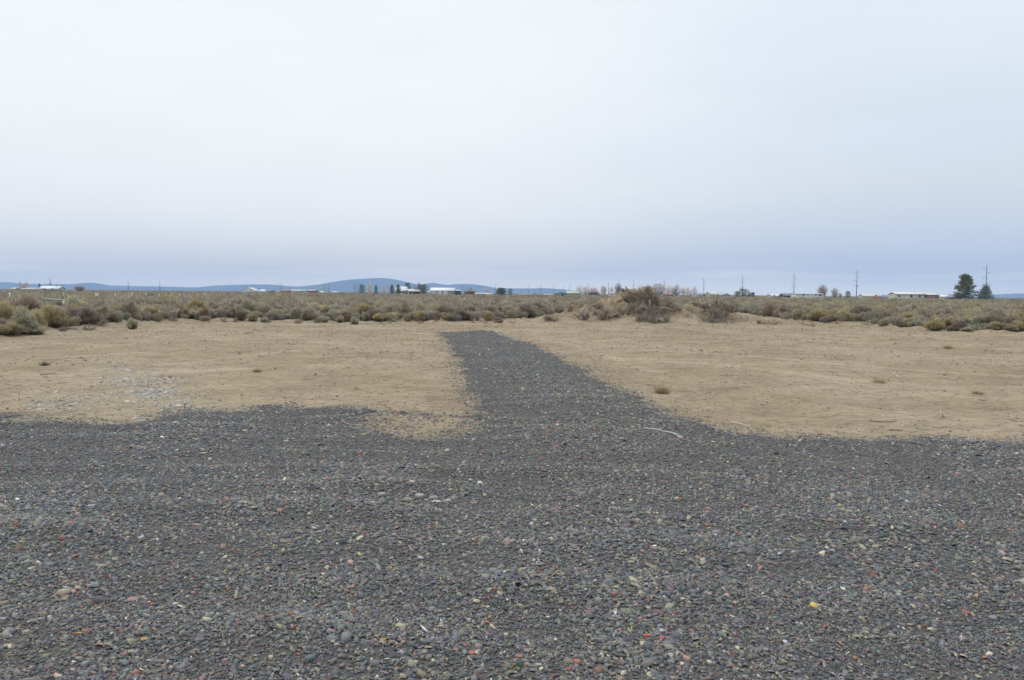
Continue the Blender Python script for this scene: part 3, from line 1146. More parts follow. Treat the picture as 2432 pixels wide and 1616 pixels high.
def uprooted(seed, twigs=2600, roots=7, light=False):
    random.seed(seed)
    t = MB()
    w = MB()
    c0 = WOODC[seed % 5] if not light else (0.5, 0.45, 0.38)
    ends = []
    for i in range(roots + 3):
        a = random.uniform(0, 6.28)
        e = random.uniform(0.0, 1.2)
        d = (math.cos(a) * math.cos(e), math.sin(a) * math.cos(e), math.sin(e))
        cc = np.array(random.choice(WOODC)) * random.uniform(0.6, 1.35) if i % 3 else np.array((0.55, 0.46, 0.35))
        pts = gnarl(t, (0, 0, 0.05), d, random.uniform(0.4, 0.85), random.uniform(0.032, 0.068), cc)
        ends.append(pts)
        for j in range(3):
            q = random.choice(pts[2:])
            dd = np.array(d) + np.array([random.gauss(0, 0.7) for _ in range(3)])
            ends.append(gnarl(t, q, dd, random.uniform(0.15, 0.4), 0.022, cc * random.uniform(0.8, 1.2), 4, 0.4, 4))
    allp = np.concatenate([np.array(p[1:]) for p in ends])
    ii = rng.integers(0, len(allp), twigs)
    P = allp[ii] + rng.normal(size=(twigs, 3)) * 0.05
    D = P * np.array([1, 1, 0.6]) + rng.normal(size=(twigs, 3)) * 0.35
    w.blades(P, D, rng.uniform(0.06, 0.26, twigs), rng.uniform(0.005, 0.012, twigs), jit(twigs, np.array([(0.27, 0.245, 0.21), (0.36, 0.32, 0.27), (0.19, 0.165, 0.14)])[rng.integers(0, 3, twigs)], 0.2))
    return t, w


up_p = []
for s_ in range(6):
    t, w = uprooted(s_, twigs=3000 if s_ < 4 else 330, roots=6 + s_ % 3)
    e = empty('uprooted_bush')
    t.build('roots', M_wood, e)
    w.build('twigs', M_wood, e)
    up_p.append([e, False])
random.seed(99)


def put_uproot(px, py, D, size, k, lab, group='uprooted bushes of the brush heaps', rx=None):
    pr = up_p[k]
    o = pr[0] if not pr[1] else dup(pr[0])
    pr[1] = True
    p = at(px, py, D)
    z = p[2] if py is not None else 0
    o.location = (p[0], D, max(z, Hs(p[0], D)) - 0.08 * size)
    o.rotation_euler = (random.uniform(-0.5, 0.5), random.uniform(-0.5, 0.5), random.uniform(0, 6.28))
    o.scale = (size, size, size * random.uniform(0.7, 0.95))
    tag(o, lab, 'uprooted bush', group)


heap = []
# (px, py of its base centre, D, size, proto, description)
top = [(1520, 700, 48.9, 0.85, 4), (1540, 697, 49.0, 0.9, 5), (1506, 699, 48.6, 0.7, 4), (1556, 702, 48.9, 0.7, 5), (1531, 690, 49.3, 0.6, 4), (1545, 688, 49.5, 0.55, 5)]
for i, t_ in enumerate(top):
    put_uproot(*t_, 'tan root clump on the tallest mound top, %s from left' % ordinal(sorted(range(6), key=lambda q: top[q][0]).index(i) + 1))
mid = [(1498, 724, 48.2, 0.8, 0), (1522, 722, 48.2, 0.95, 1), (1549, 725, 48.2, 0.95, 2), (1580, 734, 48.2, 0.85, 3), (1509, 740, 47.4, 0.85, 1), (1541, 742, 47.2, 0.9, 0), (1568, 742, 47.5, 0.85, 3),
       (1602, 742, 47.7, 0.75, 2), (1622, 745, 47.8, 0.6, 0), (1489, 742, 47.4, 0.6, 3), (1561, 716, 48.8, 0.75, 0), (1591, 729, 49.2, 0.65, 1), (1532, 712, 48.6, 0.7, 3), (1640, 738, 48.6, 0.45, 4)]
slope = [(1440, 716, 49, 0.3, 4), (1465, 708, 49.2, 0.25, 5), (1482, 698, 49, 0.35, 0), (1425, 724, 48.8, 0.35, 5), (1456, 730, 48.3, 0.25, 4), (1474, 722, 48.4, 0.3, 2), (1488, 712, 48.4, 0.3, 5), (1399, 741, 48.4, 0.3, 4), (1468, 742, 47.6, 0.28, 3)]
for i, t_ in enumerate(slope):
    put_uproot(*t_, 'small scrap of roots on the bare left slope of the tallest mound, %s from left' % ordinal(sorted(range(len(slope)), key=lambda q: slope[q][0]).index(i) + 1))
for i, t_ in enumerate(mid):
    put_uproot(t_[0], t_[1], t_[2], t_[3] * 1.12, t_[4], 'grey uprooted bush in the middle of the main heap, %s counting from left' % ordinal(sorted(range(len(mid)), key=lambda q: mid[q][0]).index(i) + 1))
low = [(1540, 762, 46.0, 0.8, 2), (1562, 768, 45.6, 0.75, 1), (1580, 766, 45.4, 0.75, 3), (1522, 764, 45.8, 0.6, 0), (1550, 772, 45.0, 0.5, 2)]
for i, t_ in enumerate(low):
    put_uproot(*t_, 'dark uprooted bush at the foot of the main heap, %s from left' % ordinal(sorted(range(5), key=lambda q: low[q][0]).index(i) + 1))
lf = [(1430, 757, 46.7, 0.8, 2), (1447, 752, 46.8, 0.9, 4), (1458, 750, 47.2, 0.7, 1), (1420, 735, 48.2, 0.7, 3), (1412, 748, 47.3, 0.45, 0)]
for i, t_ in enumerate(lf):
    put_uproot(*t_, ['dark twiggy uprooted bush, lowest of the small heap left of the main one', 'tan rooty clump in the middle of the small heap left of the main one',
                     'grey clump at the right of the small heap left of the main one', 'grey bush lying up the slope above the small left heap', 'small grey clump left of the small left heap'][i])
ll = [(1360, 740, 47.5, 0.7, 5), (1378, 752, 46.8, 0.8, 4), (1390, 757, 46.6, 0.55, 2), (1352, 728, 48.0, 0.55, 4), (1300, 764, 45.4, 0.55, 0), (1318, 766, 45.2, 0.4, 2), (1400, 722, 49, 0.4, 5)]
for i, t_ in enumerate(ll):
    put_uproot(*t_, ['brown root clump on the low mound at the left end of the heaps', 'pale rooty clump on the right flank of the leftmost mound', 'small dark clump at the foot of the leftmost mound, right side',
                     'reddish root crown on top of the leftmost mound', 'grey clump on the low sand berm right of the track', 'smallest grey clump on the low sand berm right of the track',
                     'small root clump high on the sand left of the main heap'][i])
rr_ = [(1672, 735, 47.8, 0.8, 0), (1695, 740, 47.6, 1.05, 1), (1722, 735, 47.8, 1.05, 3), (1740, 742, 47.4, 0.8, 2), (1700, 762, 46.2, 0.95, 2), (1682, 767, 45.8, 0.85, 0), (1715, 752, 46.8, 0.85, 1), (1655, 727, 49.0, 0.6, 3),
       (1660, 712, 50.3, 0.45, 4), (1745, 728, 48.6, 0.6, 5)]
for i, t_ in enumerate(rr_):
    put_uproot(*t_, 'uprooted bush of the right-hand heap below the juniper group, %s from left' % ordinal(sorted(range(len(rr_)), key=lambda q: (rr_[q][0], q)).index(i) + 1))
fr = [(1760, 757, 46.5, 0.35, 5), (1778, 756, 46.3, 0.32, 4), (1817, 770, 44.8, 0.6, 4), (1838, 771, 44.6, 0.6, 5), (1855, 752, 46.4, 0.55, 4), (1732, 770, 45.5, 0.5, 5), (1905, 772, 44.0, 0.4, 4), (1930, 775, 43.4, 0.4, 5),
      (1800, 768, 45.0, 0.35, 0), (1870, 757, 46.0, 0.6, 3)]
for i, t_ in enumerate(fr):
    put_uproot(*t_, 'small root scrap on the sand right of the heaps, %s from left' % ordinal(sorted(range(len(fr)), key=lambda q: fr[q][0]).index(i) + 1), 'root scraps along the sand edge')
le = [(995, 772, 41.5, 0.55, 4), (1037, 768, 42.5, 0.35, 5), (942, 762, 43.0, 0.4, 4), (925, 769, 41.8, 0.3, 5), (712, 768, 41.0, 0.4, 2), (758, 768, 41.5, 0.5, 0), (640, 765, 41.4, 0.3, 2), (210, 792, 32.0, 0.4, 1), (165, 790, 31.6, 0.45, 3),
      (150, 797, 30.6, 0.35, 0), (65, 797, 29.0, 0.4, 4), (240, 768, 35.0, 0.6, 2), (1180, 770, 43.5, 0.45, 4), (1155, 772, 43.0, 0.4, 5), (1215, 768, 44.0, 0.35, 4), (560, 764, 41.2, 0.3, 3), (485, 762, 41.0, 0.4, 2),
      (530, 764, 41.2, 0.3, 1), (410, 762, 39.0, 0.35, 2), (2060, 771, 41.0, 0.4, 5), (1990, 768, 42.5, 0.45, 4), (2325, 789, 37.2, 0.35, 4), (1125, 766, 43.5, 0.35, 5)]
for i, t_ in enumerate(le):
    side_ = 'left' if t_[0] < 1100 else 'right'
    sel = [q for q in le if ('left' if q[0] < 1100 else 'right') == side_]
    kk = sorted(sel).index(t_) + 1
    put_uproot(*t_, 'low dead clump on the sand, %s from left, %s' % (ordinal(kk), 'left of the track end' if side_ == 'left' else 'from the track end rightwards'), 'root scraps along the sand edge')
for pr in up_p:
    assert pr[1]


def branch(name, cat, lab, pts, rad, col, forks=(), group=None, material=None):
    m = MB()
    p0 = np.array(pts[0])
    m.tube(np.array(pts) - p0, rad, 6, col)
    for f_, rf in forks:
        m.tube(np.array(f_) - p0, rf, 5, col)
    o = m.build(name, material or M_wood)
    o.location = p0
    return tag(o, lab, cat, group)


def ground_pts(pxs, lift=0.015):
    o = []
    for i, (a, b) in enumerate(pxs):
        q = ground(a, b)
        o.append((q[0], q[1], max(Hs(q[0], q[1]), float(GH(q[:1], q[1:], gravel_sd(q[:1], q[1:]))[0])) + lift + (0.006 if 0 < i < len(pxs) - 1 else 0)))
    return o


BL = (0.52, 0.47, 0.40)
# upright snags on the heaps
def snag(lab, pxs, D, rad, col, forks=()):
    pts = [at(a, b, D) for a, b in pxs]
    fk = [([at(a, b, D + dd) for a, b, dd in f], r) for f, r in forks]
    branch('dead_branch', 'branch', lab, pts, rad, col, fk, 'dead branches sticking out of the brush heaps')


snag('curved antler-like tan branch reaching up left on top of the tallest mound', [(1508, 700), (1500, 694), (1491, 690), (1488, 684), (1485, 680)], 48.6, [0.06, 0.06, 0.05, 0.045, 0.03], (0.33, 0.27, 0.2), [([(1500, 694, 0), (1494, 695, 0.1), (1489, 693, 0.1)], [0.04, 0.03, 0.015])])
snag('short stub branch standing left of the hooked pair on the tallest mound', [(1518, 700), (1519, 692), (1518, 684)], 48.7, [0.05, 0.045, 0.03], (0.30, 0.22, 0.15))
snag('hooked branch rising to the right on top of the tallest mound', [(1533, 700), (1531, 690), (1530, 683), (1535, 681), (1538, 682)], 48.8, [0.05, 0.05, 0.04, 0.035, 0.02], (0.30, 0.23, 0.16))
snag('thick brown stump end at the right top of the tallest mound', [(1545, 704), (1542, 694), (1537, 685), (1540, 681)], 48.7, [0.12, 0.13, 0.09, 0.04], (0.20, 0.14, 0.09), [([(1545, 700, 0), (1552, 695, 0), (1553, 701, -0.1)], [0.06, 0.05, 0.03])])
snag('level reddish log lying across the top of the tallest mound', [(1508, 698), (1520, 696), (1538, 697)], 48.3, [0.07, 0.07, 0.05], (0.27, 0.16, 0.09))
snag('pale forked branch standing at the left of the right-hand heap', [(1668, 730), (1665, 722), (1663, 716), (1661, 709)], 48.6, [0.055, 0.05, 0.04, 0.02], BL, [([(1666, 725, 0), (1672, 722, 0), (1676, 714, 0)], [0.04, 0.03, 0.015])])
snag('tall thin dark stem with side twigs rising from the right-hand heap', [(1708, 752), (1704, 735), (1702, 715), (1707, 698)], 47.0, [0.05, 0.045, 0.03, 0.015], (0.15, 0.11, 0.085), [([(1704, 733, 0), (1712, 722, 0), (1722, 712, 0)], [0.03, 0.02, 0.01]), ([(1703, 725, 0), (1697, 714, 0), (1694, 705, 0)], [0.03, 0.02, 0.01])])
snag('pale curved root on the left part of the main heap', [(1510, 745), (1513, 735), (1522, 728), (1533, 731), (1541, 740)], 46.8, [0.03, 0.035, 0.035, 0.03, 0.02], (0.38, 0.32, 0.25))
snag('pale upright root in the middle of the main heap', [(1540, 735), (1544, 722), (1542, 712)], 47.0, [0.045, 0.04, 0.03], (0.36, 0.3, 0.24))
snag('star-shaped pale root at the foot of the main heap', [(1570, 770), (1572, 760), (1573, 754)], 45.1, [0.03, 0.04, 0.02], (0.42, 0.37, 0.3), [([(1572, 760, 0), (1581, 764, 0), (1590, 772, 0)], [0.03, 0.02, 0.01]), ([(1572, 760, 0), (1562, 757, 0), (1556, 762, 0)], [0.03, 0.02, 0.01]), ([(1572, 758, 0), (1580, 751, 0), (1583, 747, 0)], [0.02, 0.015, 0.01])])
snag('tan log jutting right from the main heap', [(1565, 733), (1580, 731), (1592, 735), (1602, 738)], 46.9, [0.04, 0.045, 0.04, 0.025], (0.34, 0.27, 0.19))
snag('brown curved log at the far right end of the main heap', [(1598, 742), (1610, 735), (1622, 737), (1628, 743)], 46.9, [0.05, 0.055, 0.05, 0.03], (0.17, 0.11, 0.075))
snag('hooped tan root cage on the small left heap, left hoop', [(1432, 755), (1432, 742), (1438, 735), (1447, 734)], 46.3, [0.03, 0.03, 0.03, 0.02], (0.40, 0.31, 0.2))
snag('hooped tan root cage on the small left heap, right hoop', [(1442, 757), (1444, 745), (1450, 738), (1455, 742), (1454, 752)], 46.2, [0.03, 0.03, 0.03, 0.03, 0.02], (0.38, 0.29, 0.19))
snag('reddish forked root on the leftmost mound', [(1350, 741), (1354, 731), (1356, 725)], 47.4, [0.05, 0.05, 0.02], (0.24, 0.14, 0.09), [([(1354, 732, 0), (1365, 729, 0), (1376, 732, 0)], [0.045, 0.035, 0.02])])
snag('bleached forked branch standing at the scrub edge left of the track', [(941, 756), (939, 748), (938, 739)], 42.6, [0.03, 0.025, 0.012], (0.5, 0.44, 0.36), [([(940, 751, 0), (935, 748, 0), (932, 742, 0)], [0.02, 0.015, 0.008])])
snag('curved dead branch in the clump left of the lone green bush', [(225, 775), (238, 768), (247, 758), (243, 748), (240, 745)], 34.5, [0.03, 0.03, 0.03, 0.02, 0.01], (0.33, 0.28, 0.23))

sticks = [
    ('stick', 'bleached forked stick lying on the gravel at the mouth of the track', [(1530, 1029), (1560, 1034), (1590, 1040), (1613, 1044)], 0.011, (0.62, 0.58, 0.52), [[(1580, 1038), (1598, 1043), (1612, 1049)]]),
    ('stick', 'short straight white stick on the sand near the gravel edge', [(1738, 1008), (1760, 1014), (1782, 1020)], 0.011, (0.66, 0.62, 0.55), []),
    ('stick', 'pale crossed stick on the sand right of the dry grass tuft', [(2114, 884), (2127, 891), (2137, 897)], 0.014, (0.55, 0.5, 0.43), [[(2122, 887), (2132, 897), (2147, 898)]]),
    ('stick', 'light bent stick on the sand above the dark twig', [(2137, 975), (2150, 978), (2166, 981)], 0.012, (0.6, 0.54, 0.44), []),
    ('stick', 'long dark twig with a pale left end on the sand at right', [(2064, 997), (2090, 1000), (2110, 1000), (2128, 997)], 0.012, (0.27, 0.21, 0.16), []),
    ('stick', 'dark straight twig close to the gravel edge at right', [(2112, 1018), (2128, 1019), (2145, 1020)], 0.011, (0.16, 0.12, 0.09), []),
    ('stick', 'wavy tan root on the sand below the pale root knot', [(2216, 1009), (2232, 1012), (2246, 1008), (2260, 1011), (2290, 1013)], 0.012, (0.42, 0.35, 0.26), []),
    ('stick', 'pale stick cut by the right edge of the photo', [(2418, 1003), (2430, 1004), (2445, 1006)], 0.013, (0.5, 0.44, 0.36), []),
    ('stick', 'curved tan stick lying on the gravel left of the track mouth', [(812, 1006), (830, 1012), (850, 1014), (866, 1018)], 0.012, (0.40, 0.34, 0.26), []),
    ('stick', 'thin splintered tan straw on the gravel below the curved stick', [(857, 1041), (868, 1037), (883, 1031)], 0.010, (0.48, 0.38, 0.27), [[(857, 1037), (870, 1039), (881, 1036)]]),
    ('stick', 'tiny straw-coloured twig on the gravel at the bottom centre', [(1223, 1519), (1232, 1512), (1252, 1508)], 0.0035, (0.42, 0.37, 0.26), []),
    ('stick', 'dark stick on the sand at far left above the rubble', [(95, 891), (118, 889), (134, 889)], 0.013, (0.17, 0.14, 0.11), []),
    ('stick', 'pale stick on the gravel track near its far end', [(1106, 823), (1113, 824), (1121, 824)], 0.02, (0.5, 0.42, 0.32), []),
    ('stick', 'small white twig on the sand just left of the track', [(1004, 872), (1012, 870), (1022, 873)], 0.013, (0.6, 0.55, 0.48), []),
    ('stick', 'dark stick lying on the sand in front of the left scrub', [(580, 792), (590, 790), (600, 789)], 0.02, (0.15, 0.12, 0.09), [[(600, 783), (608, 785), (619, 787)]]),
    ('stick', 'dark bent log on the sand edge left of the forked branch', [(895, 762), (905, 768), (914, 774)], 0.035, (0.2, 0.15, 0.12), []),
    ('stick', 'pale root lying along the berm right of the heaps', [(1952, 765), (1966, 769), (1985, 771), (1998, 767)], 0.03, (0.48, 0.42, 0.34), []),
    ('stick', 'dark root lying on the sand in front of the right scrub', [(1890, 771), (1902, 769), (1912, 773), (1935, 776)], 0.03, (0.17, 0.13, 0.1), []),
    ('stick', 'pale stick sticking left out of the foot of the main heap', [(1512, 777), (1535, 775), (1548, 771), (1562, 772)], 0.022, (0.46, 0.4, 0.32), []),
    ('stick', 'bleached stick at the foot of the right-hand heap', [(1725, 766), (1733, 772), (1745, 775)], 0.03, (0.5, 0.45, 0.38), []),
    ('stick', 'thin dark stick on the sand below the scrub at far right', [(2200, 805), (2212, 806), (2222, 807)], 0.016, (0.2, 0.16, 0.12), []),
]
for nm, lab, pts, rad, col, fk in sticks:
    rad *= 0.7
    gpt = ground_pts(pts, rad)
    branch(nm, 'stick', lab, gpt, np.linspace(rad, rad * 0.6, len(gpt)), col, [(ground_pts(f, rad * 1.5), rad * 0.7) for f in fk], 'loose sticks on the ground')

# pale root knots on the sand at right
for (px, py, s_, lab) in ((2241, 985, 0.10, 'pale root knot on the sand above the wavy tan root'), (2407, 992, 0.11, 'pale root knot on the sand at the right edge')):
    m = MB()
    random.seed(px)
    for i in range(6):
        gnarl(m, (0, 0, 0.02), (random.gauss(0, 1), random.gauss(0, 1), random.uniform(0, 0.8)), s_ * 1.2, 0.012, (0.5, 0.43, 0.36), 4, 0.4, 5)
    o = m.build('root_knot', M_wood)
    q = ground(px, py)
    o.location = (q[0], q[1], Hs(*q))
    tag(o, lab, 'root', 'loose root knots on the sand')


# ------------------------------------------------------------------ grass tufts, weeds, dry stalks
def tuft(name, px, py, hgt, rad, n, cols, lab, cat, spread=0.6, wdt=0.004, grp=None):
    q = ground(px, py)
    m = MB()
    P = rng.normal(size=(n, 3)) * rad * 0.3
    P[:, 2] = 0
    D = np.stack([P[:, 0] / rad * spread * 2 + rng.normal(size=n) * 0.25 * spread, P[:, 1] / rad * spread * 2 + rng.normal(size=n) * 0.25 * spread, np.ones(n)], -1)
    m.blades(P, D, hgt * rng.uniform(0.5, 1.1, n), wdt, jit(n, np.array(cols)[rng.integers(0, len(cols), n)], 0.12))
    o = m.build(name, M_leaf)
    z = max(Hs(*q), float(GH(q[:1], q[1:], gravel_sd(q[:1], q[1:]))[0]))
    o.location = (q[0], q[1], z - 0.005)
    return tag(o, lab, cat, grp)


STR = [(0.40, 0.34, 0.17), (0.46, 0.40, 0.24), (0.30, 0.27, 0.12)]
tuft('grass_tuft', 1572, 936, 0.15, 0.14, 620, STR, 'bushy yellow-green grass tuft on the sand beside the track', 'grass tuft', 0.8, 0.005)
tuft('grass_tuft', 2088, 908, 0.17, 0.16, 380, [(0.42, 0.35, 0.22), (0.48, 0.42, 0.28)], 'faint straw-coloured grass tuft on the sand left of the crossed stick', 'grass tuft', 0.9)
tuft('grass_tuft', 2321, 938, 0.09, 0.12, 240, [(0.30, 0.25, 0.13), (0.42, 0.36, 0.24)], 'small olive grass tuft on the sand at far right', 'grass tuft', 1.1)
tuft('grass_tuft', 2251, 828, 0.16, 0.14, 260, [(0.38, 0.31, 0.15), (0.32, 0.25, 0.13)], 'small tan grass tuft near the right scrub edge', 'grass tuft', 0.8, 0.008)
tuft('grass_tuft', 612, 882, 0.11, 0.10, 200, [(0.38, 0.32, 0.18), (0.3, 0.24, 0.14)], 'small dry grass tuft in the middle of the left sand', 'grass tuft', 0.8, 0.006)
tuft('grass_tuft', 106, 870, 0.10, 0.10, 200, [(0.13, 0.12, 0.1), (0.2, 0.18, 0.14)], 'dark dry tuft on the sand at far left', 'grass tuft', 1.0, 0.009)
tuft('grass_tuft', 1155, 1197, 0.035, 0.09, 160, [(0.45, 0.38, 0.25), (0.40, 0.33, 0.22)], 'little heap of dry straw on the gravel right of the pale stones', 'grass tuft', 2.5, 0.003)
tuft('grass_tuft', 2315, 790, 0.35, 0.2, 240, [(0.18, 0.24, 0.11), (0.3, 0.36, 0.2), (0.5, 0.5, 0.45)], 'fresh green plant at the sand edge below the spruce', 'plant', 0.8, 0.02)
for px, py, lab in ((1228, 1594, 'green weed in the gravel at the bottom centre'), (770, 1182, 'green weed in the gravel left of the pale stones'), (742, 1168, 'smaller green weed in the gravel left of the pale stones'),
                    (218, 1097, 'green weed in the gravel at far left'), (1948, 1031, 'dark green weed on the sand by the gravel edge'), (1448, 1071, 'tiny green weed on the gravel at the mouth of the track')):
    D_ = ground(px, py)[1]
    tuft('weed', px, py, 0.03 if D_ < 5 else 0.022, 0.028 if D_ < 5 else 0.05, 130, [(0.10, 0.17, 0.04), (0.16, 0.22, 0.07)], lab, 'weed', 1.1, 0.003 if D_ < 5 else 0.005, 'small weeds in the gravel')
for px, py, hpx, lab in ((244, 908, 30, 'pale dry stalk standing among the rubble at left'), (351, 922, 36, 'pale dry stalk at the right end of the rubble'), (46, 953, 36, 'crooked pale dry stalk near the left edge'),
                         (53, 974, 14, 'short dry stalk at the gravel edge on the left'), (514, 792, 16, 'thin brown stalk standing in front of the left scrub'), (903, 846, 12, 'dark dry stalk standing left of the track'),
                         (1404, 792, 9, 'tan dry stalk on the sand in front of the small left heap'), (908, 970, 8, 'white stub standing at the gravel edge left of the track')):
    q = ground(px, py)
    hgt = hpx / F * q[1]
    m = MB()
    random.seed(px)
    pts = gnarl(m, (0, 0, 0), (random.gauss(0, 0.1), 0, 1), hgt, 0.006 + q[1] * 0.00012, (0.46, 0.39, 0.26) if px not in (903, 514) else (0.2, 0.15, 0.1), 5, 0.12, 4)
    for j in range(4):
        gnarl(m, pts[2 + j % 3], (random.gauss(0, 0.6), random.gauss(0, 0.3), 1), hgt * 0.25, 0.004, (0.46, 0.39, 0.26), 3, 0.2, 3)
    o = m.build('dry_stalk', M_wood)
    o.location = (q[0], q[1], Hs(*q) - 0.01)
    tag(o, lab, 'dry stalk', 'dry stalks standing on the lot')


# ------------------------------------------------------------------ single stones
def stone(name, px, py, wpx, flat, col, lab, grp=None, D=None):
    q = ground(px, py)
    r = wpx / 2 / F * q[1]
    import bmesh
    bm = bmesh.new()
    bmesh.ops.create_icosphere(bm, subdivisions=2, radius=1)
    rs = np.random.default_rng(int(px * 7 + py))
    dirs = rs.normal(size=(7, 3))
    dirs /= np.linalg.norm(dirs, axis=1)[:, None]
    for v in bm.verts:
        c = np.array(v.co)
        for d_ in dirs:
            k = c @ d_
            if k > 0.72:
                c = c - d_ * (k - 0.72)
        c *= 1 + rs.uniform(-0.04, 0.04)
        v.co = c * np.array([r, r * 0.75, r * flat])
    me = bpy.data.meshes.new(name)
    bm.to_mesh(me)
    bm.free()
    ca = me.color_attributes.new('Col', 'FLOAT_COLOR', 'POINT')
    c4 = np.ones((len(me.vertices), 4), dtype=np.float32)
    c4[:, :3] = np.array(col) * (1 + rs.normal(size=(len(me.vertices), 1)) * 0.05)
    ca.data.foreach_set('color', c4.ravel())
    me.materials.append(M_pebble)
    o = bpy.data.objects.new(name, me)
    C.objects.link(o)
    z = max(Hs(*q), float(GH(q[:1], q[1:], gravel_sd(q[:1], q[1:]))[0]))
    o.location = (q[0], q[1], z + r * flat * 0.5)
    o.rotation_euler = (0, 0, rs.uniform(-0.4, 0.4))
    return tag(o, lab, 'stone', grp)


G_ = 'pale stones in a row on the gravel'
stone('stone', 908, 1190, 24, 0.5, (0.36, 0.32, 0.29), 'leftmost stone of the pale row on the gravel', G_)
stone('stone', 968, 1197, 30, 0.5, (0.31, 0.27, 0.23), 'second and widest stone of the pale row on the gravel', G_)
stone('stone', 996, 1188, 24, 0.55, (0.44, 0.39, 0.33), 'third stone of the pale row, the lightest beige one', G_)
stone('stone', 1030, 1189, 22, 0.5, (0.36, 0.31, 0.29), 'fourth stone of the pale row, slightly pinkish', G_)
stone('stone', 1037, 1197, 28, 0.16, (0.52, 0.48, 0.42), 'thin flat slab in front of the fourth stone of the pale row', G_)
stone('stone', 1063, 1195, 18, 0.45, (0.44, 0.43, 0.38), 'rightmost stone of the pale row on the gravel', G_)
stone('stone', 1125, 1199, 22, 0.25, (0.30, 0.24, 0.20), 'flat brownish stone left of the little straw heap')
stone('stone', 1102, 1117, 24, 0.35, (0.25, 0.215, 0.175), 'smooth brown stone on the gravel above the pale row')
stone('stone', 236, 1440, 38, 0.6, (0.13, 0.125, 0.125), 'dark rounded stone standing proud of the gravel at lower left')
stone('stone', 186, 1522, 22, 0.35, (0.58, 0.44, 0.12), 'ochre yellow stone at the lower left')
stone('stone', 344, 1540, 24, 0.35, (0.48, 0.32, 0.13), 'orange-tan stone right of the ochre yellow one')
stone('stone', 315, 1430, 34, 0.2, (0.40, 0.22, 0.19), 'long pinkish slab at the lower left')
stone('stone', 359, 1441, 24, 0.25, (0.42, 0.11, 0.07), 'bright red stone right of the long pinkish slab')
stone('stone', 415, 1440, 26, 0.22, (0.44, 0.45, 0.50), 'bluish white slab right of the bright red stone')
stone('stone', 76, 1492, 26, 0.25, (0.40, 0.45, 0.42), 'pale greenish slab at the lower left edge')
stone('stone', 1397, 1461, 20, 0.35, (0.42, 0.11, 0.08), 'bright red stone in the gravel right of bottom centre')
stone('stone', 1370, 1585, 27, 0.5, (0.40, 0.16, 0.12), 'large reddish stone at the bottom right of centre')
stone('stone', 1351, 1600, 15, 0.55, (0.42, 0.12, 0.08), 'small red stone touching the large reddish one')
stone('stone', 1121, 1566, 22, 0.5, (0.42, 0.19, 0.14), 'red triangular stone left of the green weed at the bottom')
stone('stone', 1234, 1568, 24, 0.25, (0.40, 0.17, 0.15), 'flat pinkish red stone right of the triangular red one')
stone('stone', 1301, 1473, 15, 0.35, (0.62, 0.58, 0.42), 'cream stone in the gravel above the reddish stones')
stone('stone', 1280, 1588, 20, 0.35, (0.36, 0.36, 0.27), 'oval olive stone left of the large reddish one')
stone('stone', 1304, 1419, 30, 0.12, (0.44, 0.32, 0.29), 'thin long pinkish slab above the cream stone')
stone('stone', 1536, 1519, 22, 0.45, (0.40, 0.13, 0.10), 'red stone at the right end of the red ones')
for i, (px, py, w_, c_, lab) in enumerate(((161, 858, 14, (0.5, 0.47, 0.43), 'pale flat stone on the sand at the upper left end of the rubble'), (193, 852, 10, (0.13, 0.13, 0.14), 'small dark stone above the rubble at left'),
                                          (202, 857, 10, (0.14, 0.13, 0.14), 'small dark stone below right of the other dark one'), (268, 866, 12, (0.5, 0.46, 0.42), 'lone pale stone between the dark stones and the rubble'),
                                          (204, 944, 9, (0.58, 0.54, 0.48), 'cream stone in the sand below the rubble'), (69, 912, 6, (0.6, 0.58, 0.52), 'tiny white stone on the sand at far left'),
                                          (1152, 877, 8, (0.6, 0.57, 0.52), 'tiny white stone on the gravel track beside a dark one'), (1157, 882, 8, (0.05, 0.05, 0.055), 'tiny black stone on the gravel track beside a white one'))):
    stone('stone', px, py, w_, 0.3, c_, lab, 'stones on the sand and track')


# ------------------------------------------------------------------ fence posts and gate at left
def zpix(px, py, D):
    return at(px, py, D)[2]


posts = [(23, 695, 52), (149, 695, 62), (228, 697, 66), (233, 697, 72), (274, 697, 72), (314, 696, 78), (347, 697, 82), (378, 698, 88), (394, 700, 92), (405, 698, 94), (427, 698, 99), (449, 698, 104), (451, 703, 96), (469, 697.5, 109), (485, 697, 114)]
m1 = MB()
m1.tube([(0, 0, 0), (0, 0, 0.78)], 0.03, 5)
m1.box((0, 0.03, 0.4), (0.03, 0.03, 0.76))
m2 = MB()
m2.tube([(0, 0, 0.78), (0, 0, 1.0)], [0.05, 0.05], 6)
m2.box((0, 0.035, 0.89), (0.05, 0.05, 0.21))
pe = empty('fence_post')
m1.build('shaft', M_postgreen, pe)
m2.build('white_tip', M_white, pe)
for i, (px, py, D) in enumerate(posts):
    o = pe if i == 0 else dup(pe)
    zt = zpix(px, py, D)
    o.location = (pxD(px, D), D, 0)
    o.scale = (1, 1, zt)
    lab = '%s from left of the white-tipped posts showing above the scrub' % ordinal(i + 1)
    tag(o, lab, 'fence post', 'white-tipped fence posts in the left scrub')
gt = empty('metal_gate', (pxD(128, 42), 42, 0))
gm = MB()
xw = 47 / F * 42
zr = zpix(128, 711, 42)
gm.tube([(-xw / 2, 0, zr + 0.02), (0, 0, zr - 0.02), (xw / 2, 0, zr - 0.03)], 0.04, 8)
gm.build('top_rail', M_galv, gt)
for k, zz in enumerate((0.75, 0.5, 0.25)):
    gm = MB()
    gm.tube([(-xw / 2, 0, zz), (xw / 2, 0, zz)], 0.02, 6)
    gm.build('rail', M_galv, gt)
gm = MB()
gm.box((xw / 2 - 0.02, 0, (zr - 0.3) / 2), (0.06, 0.06, zr - 0.3))
pst = gm.build('post', M_postgreen, gt)
gm = MB()
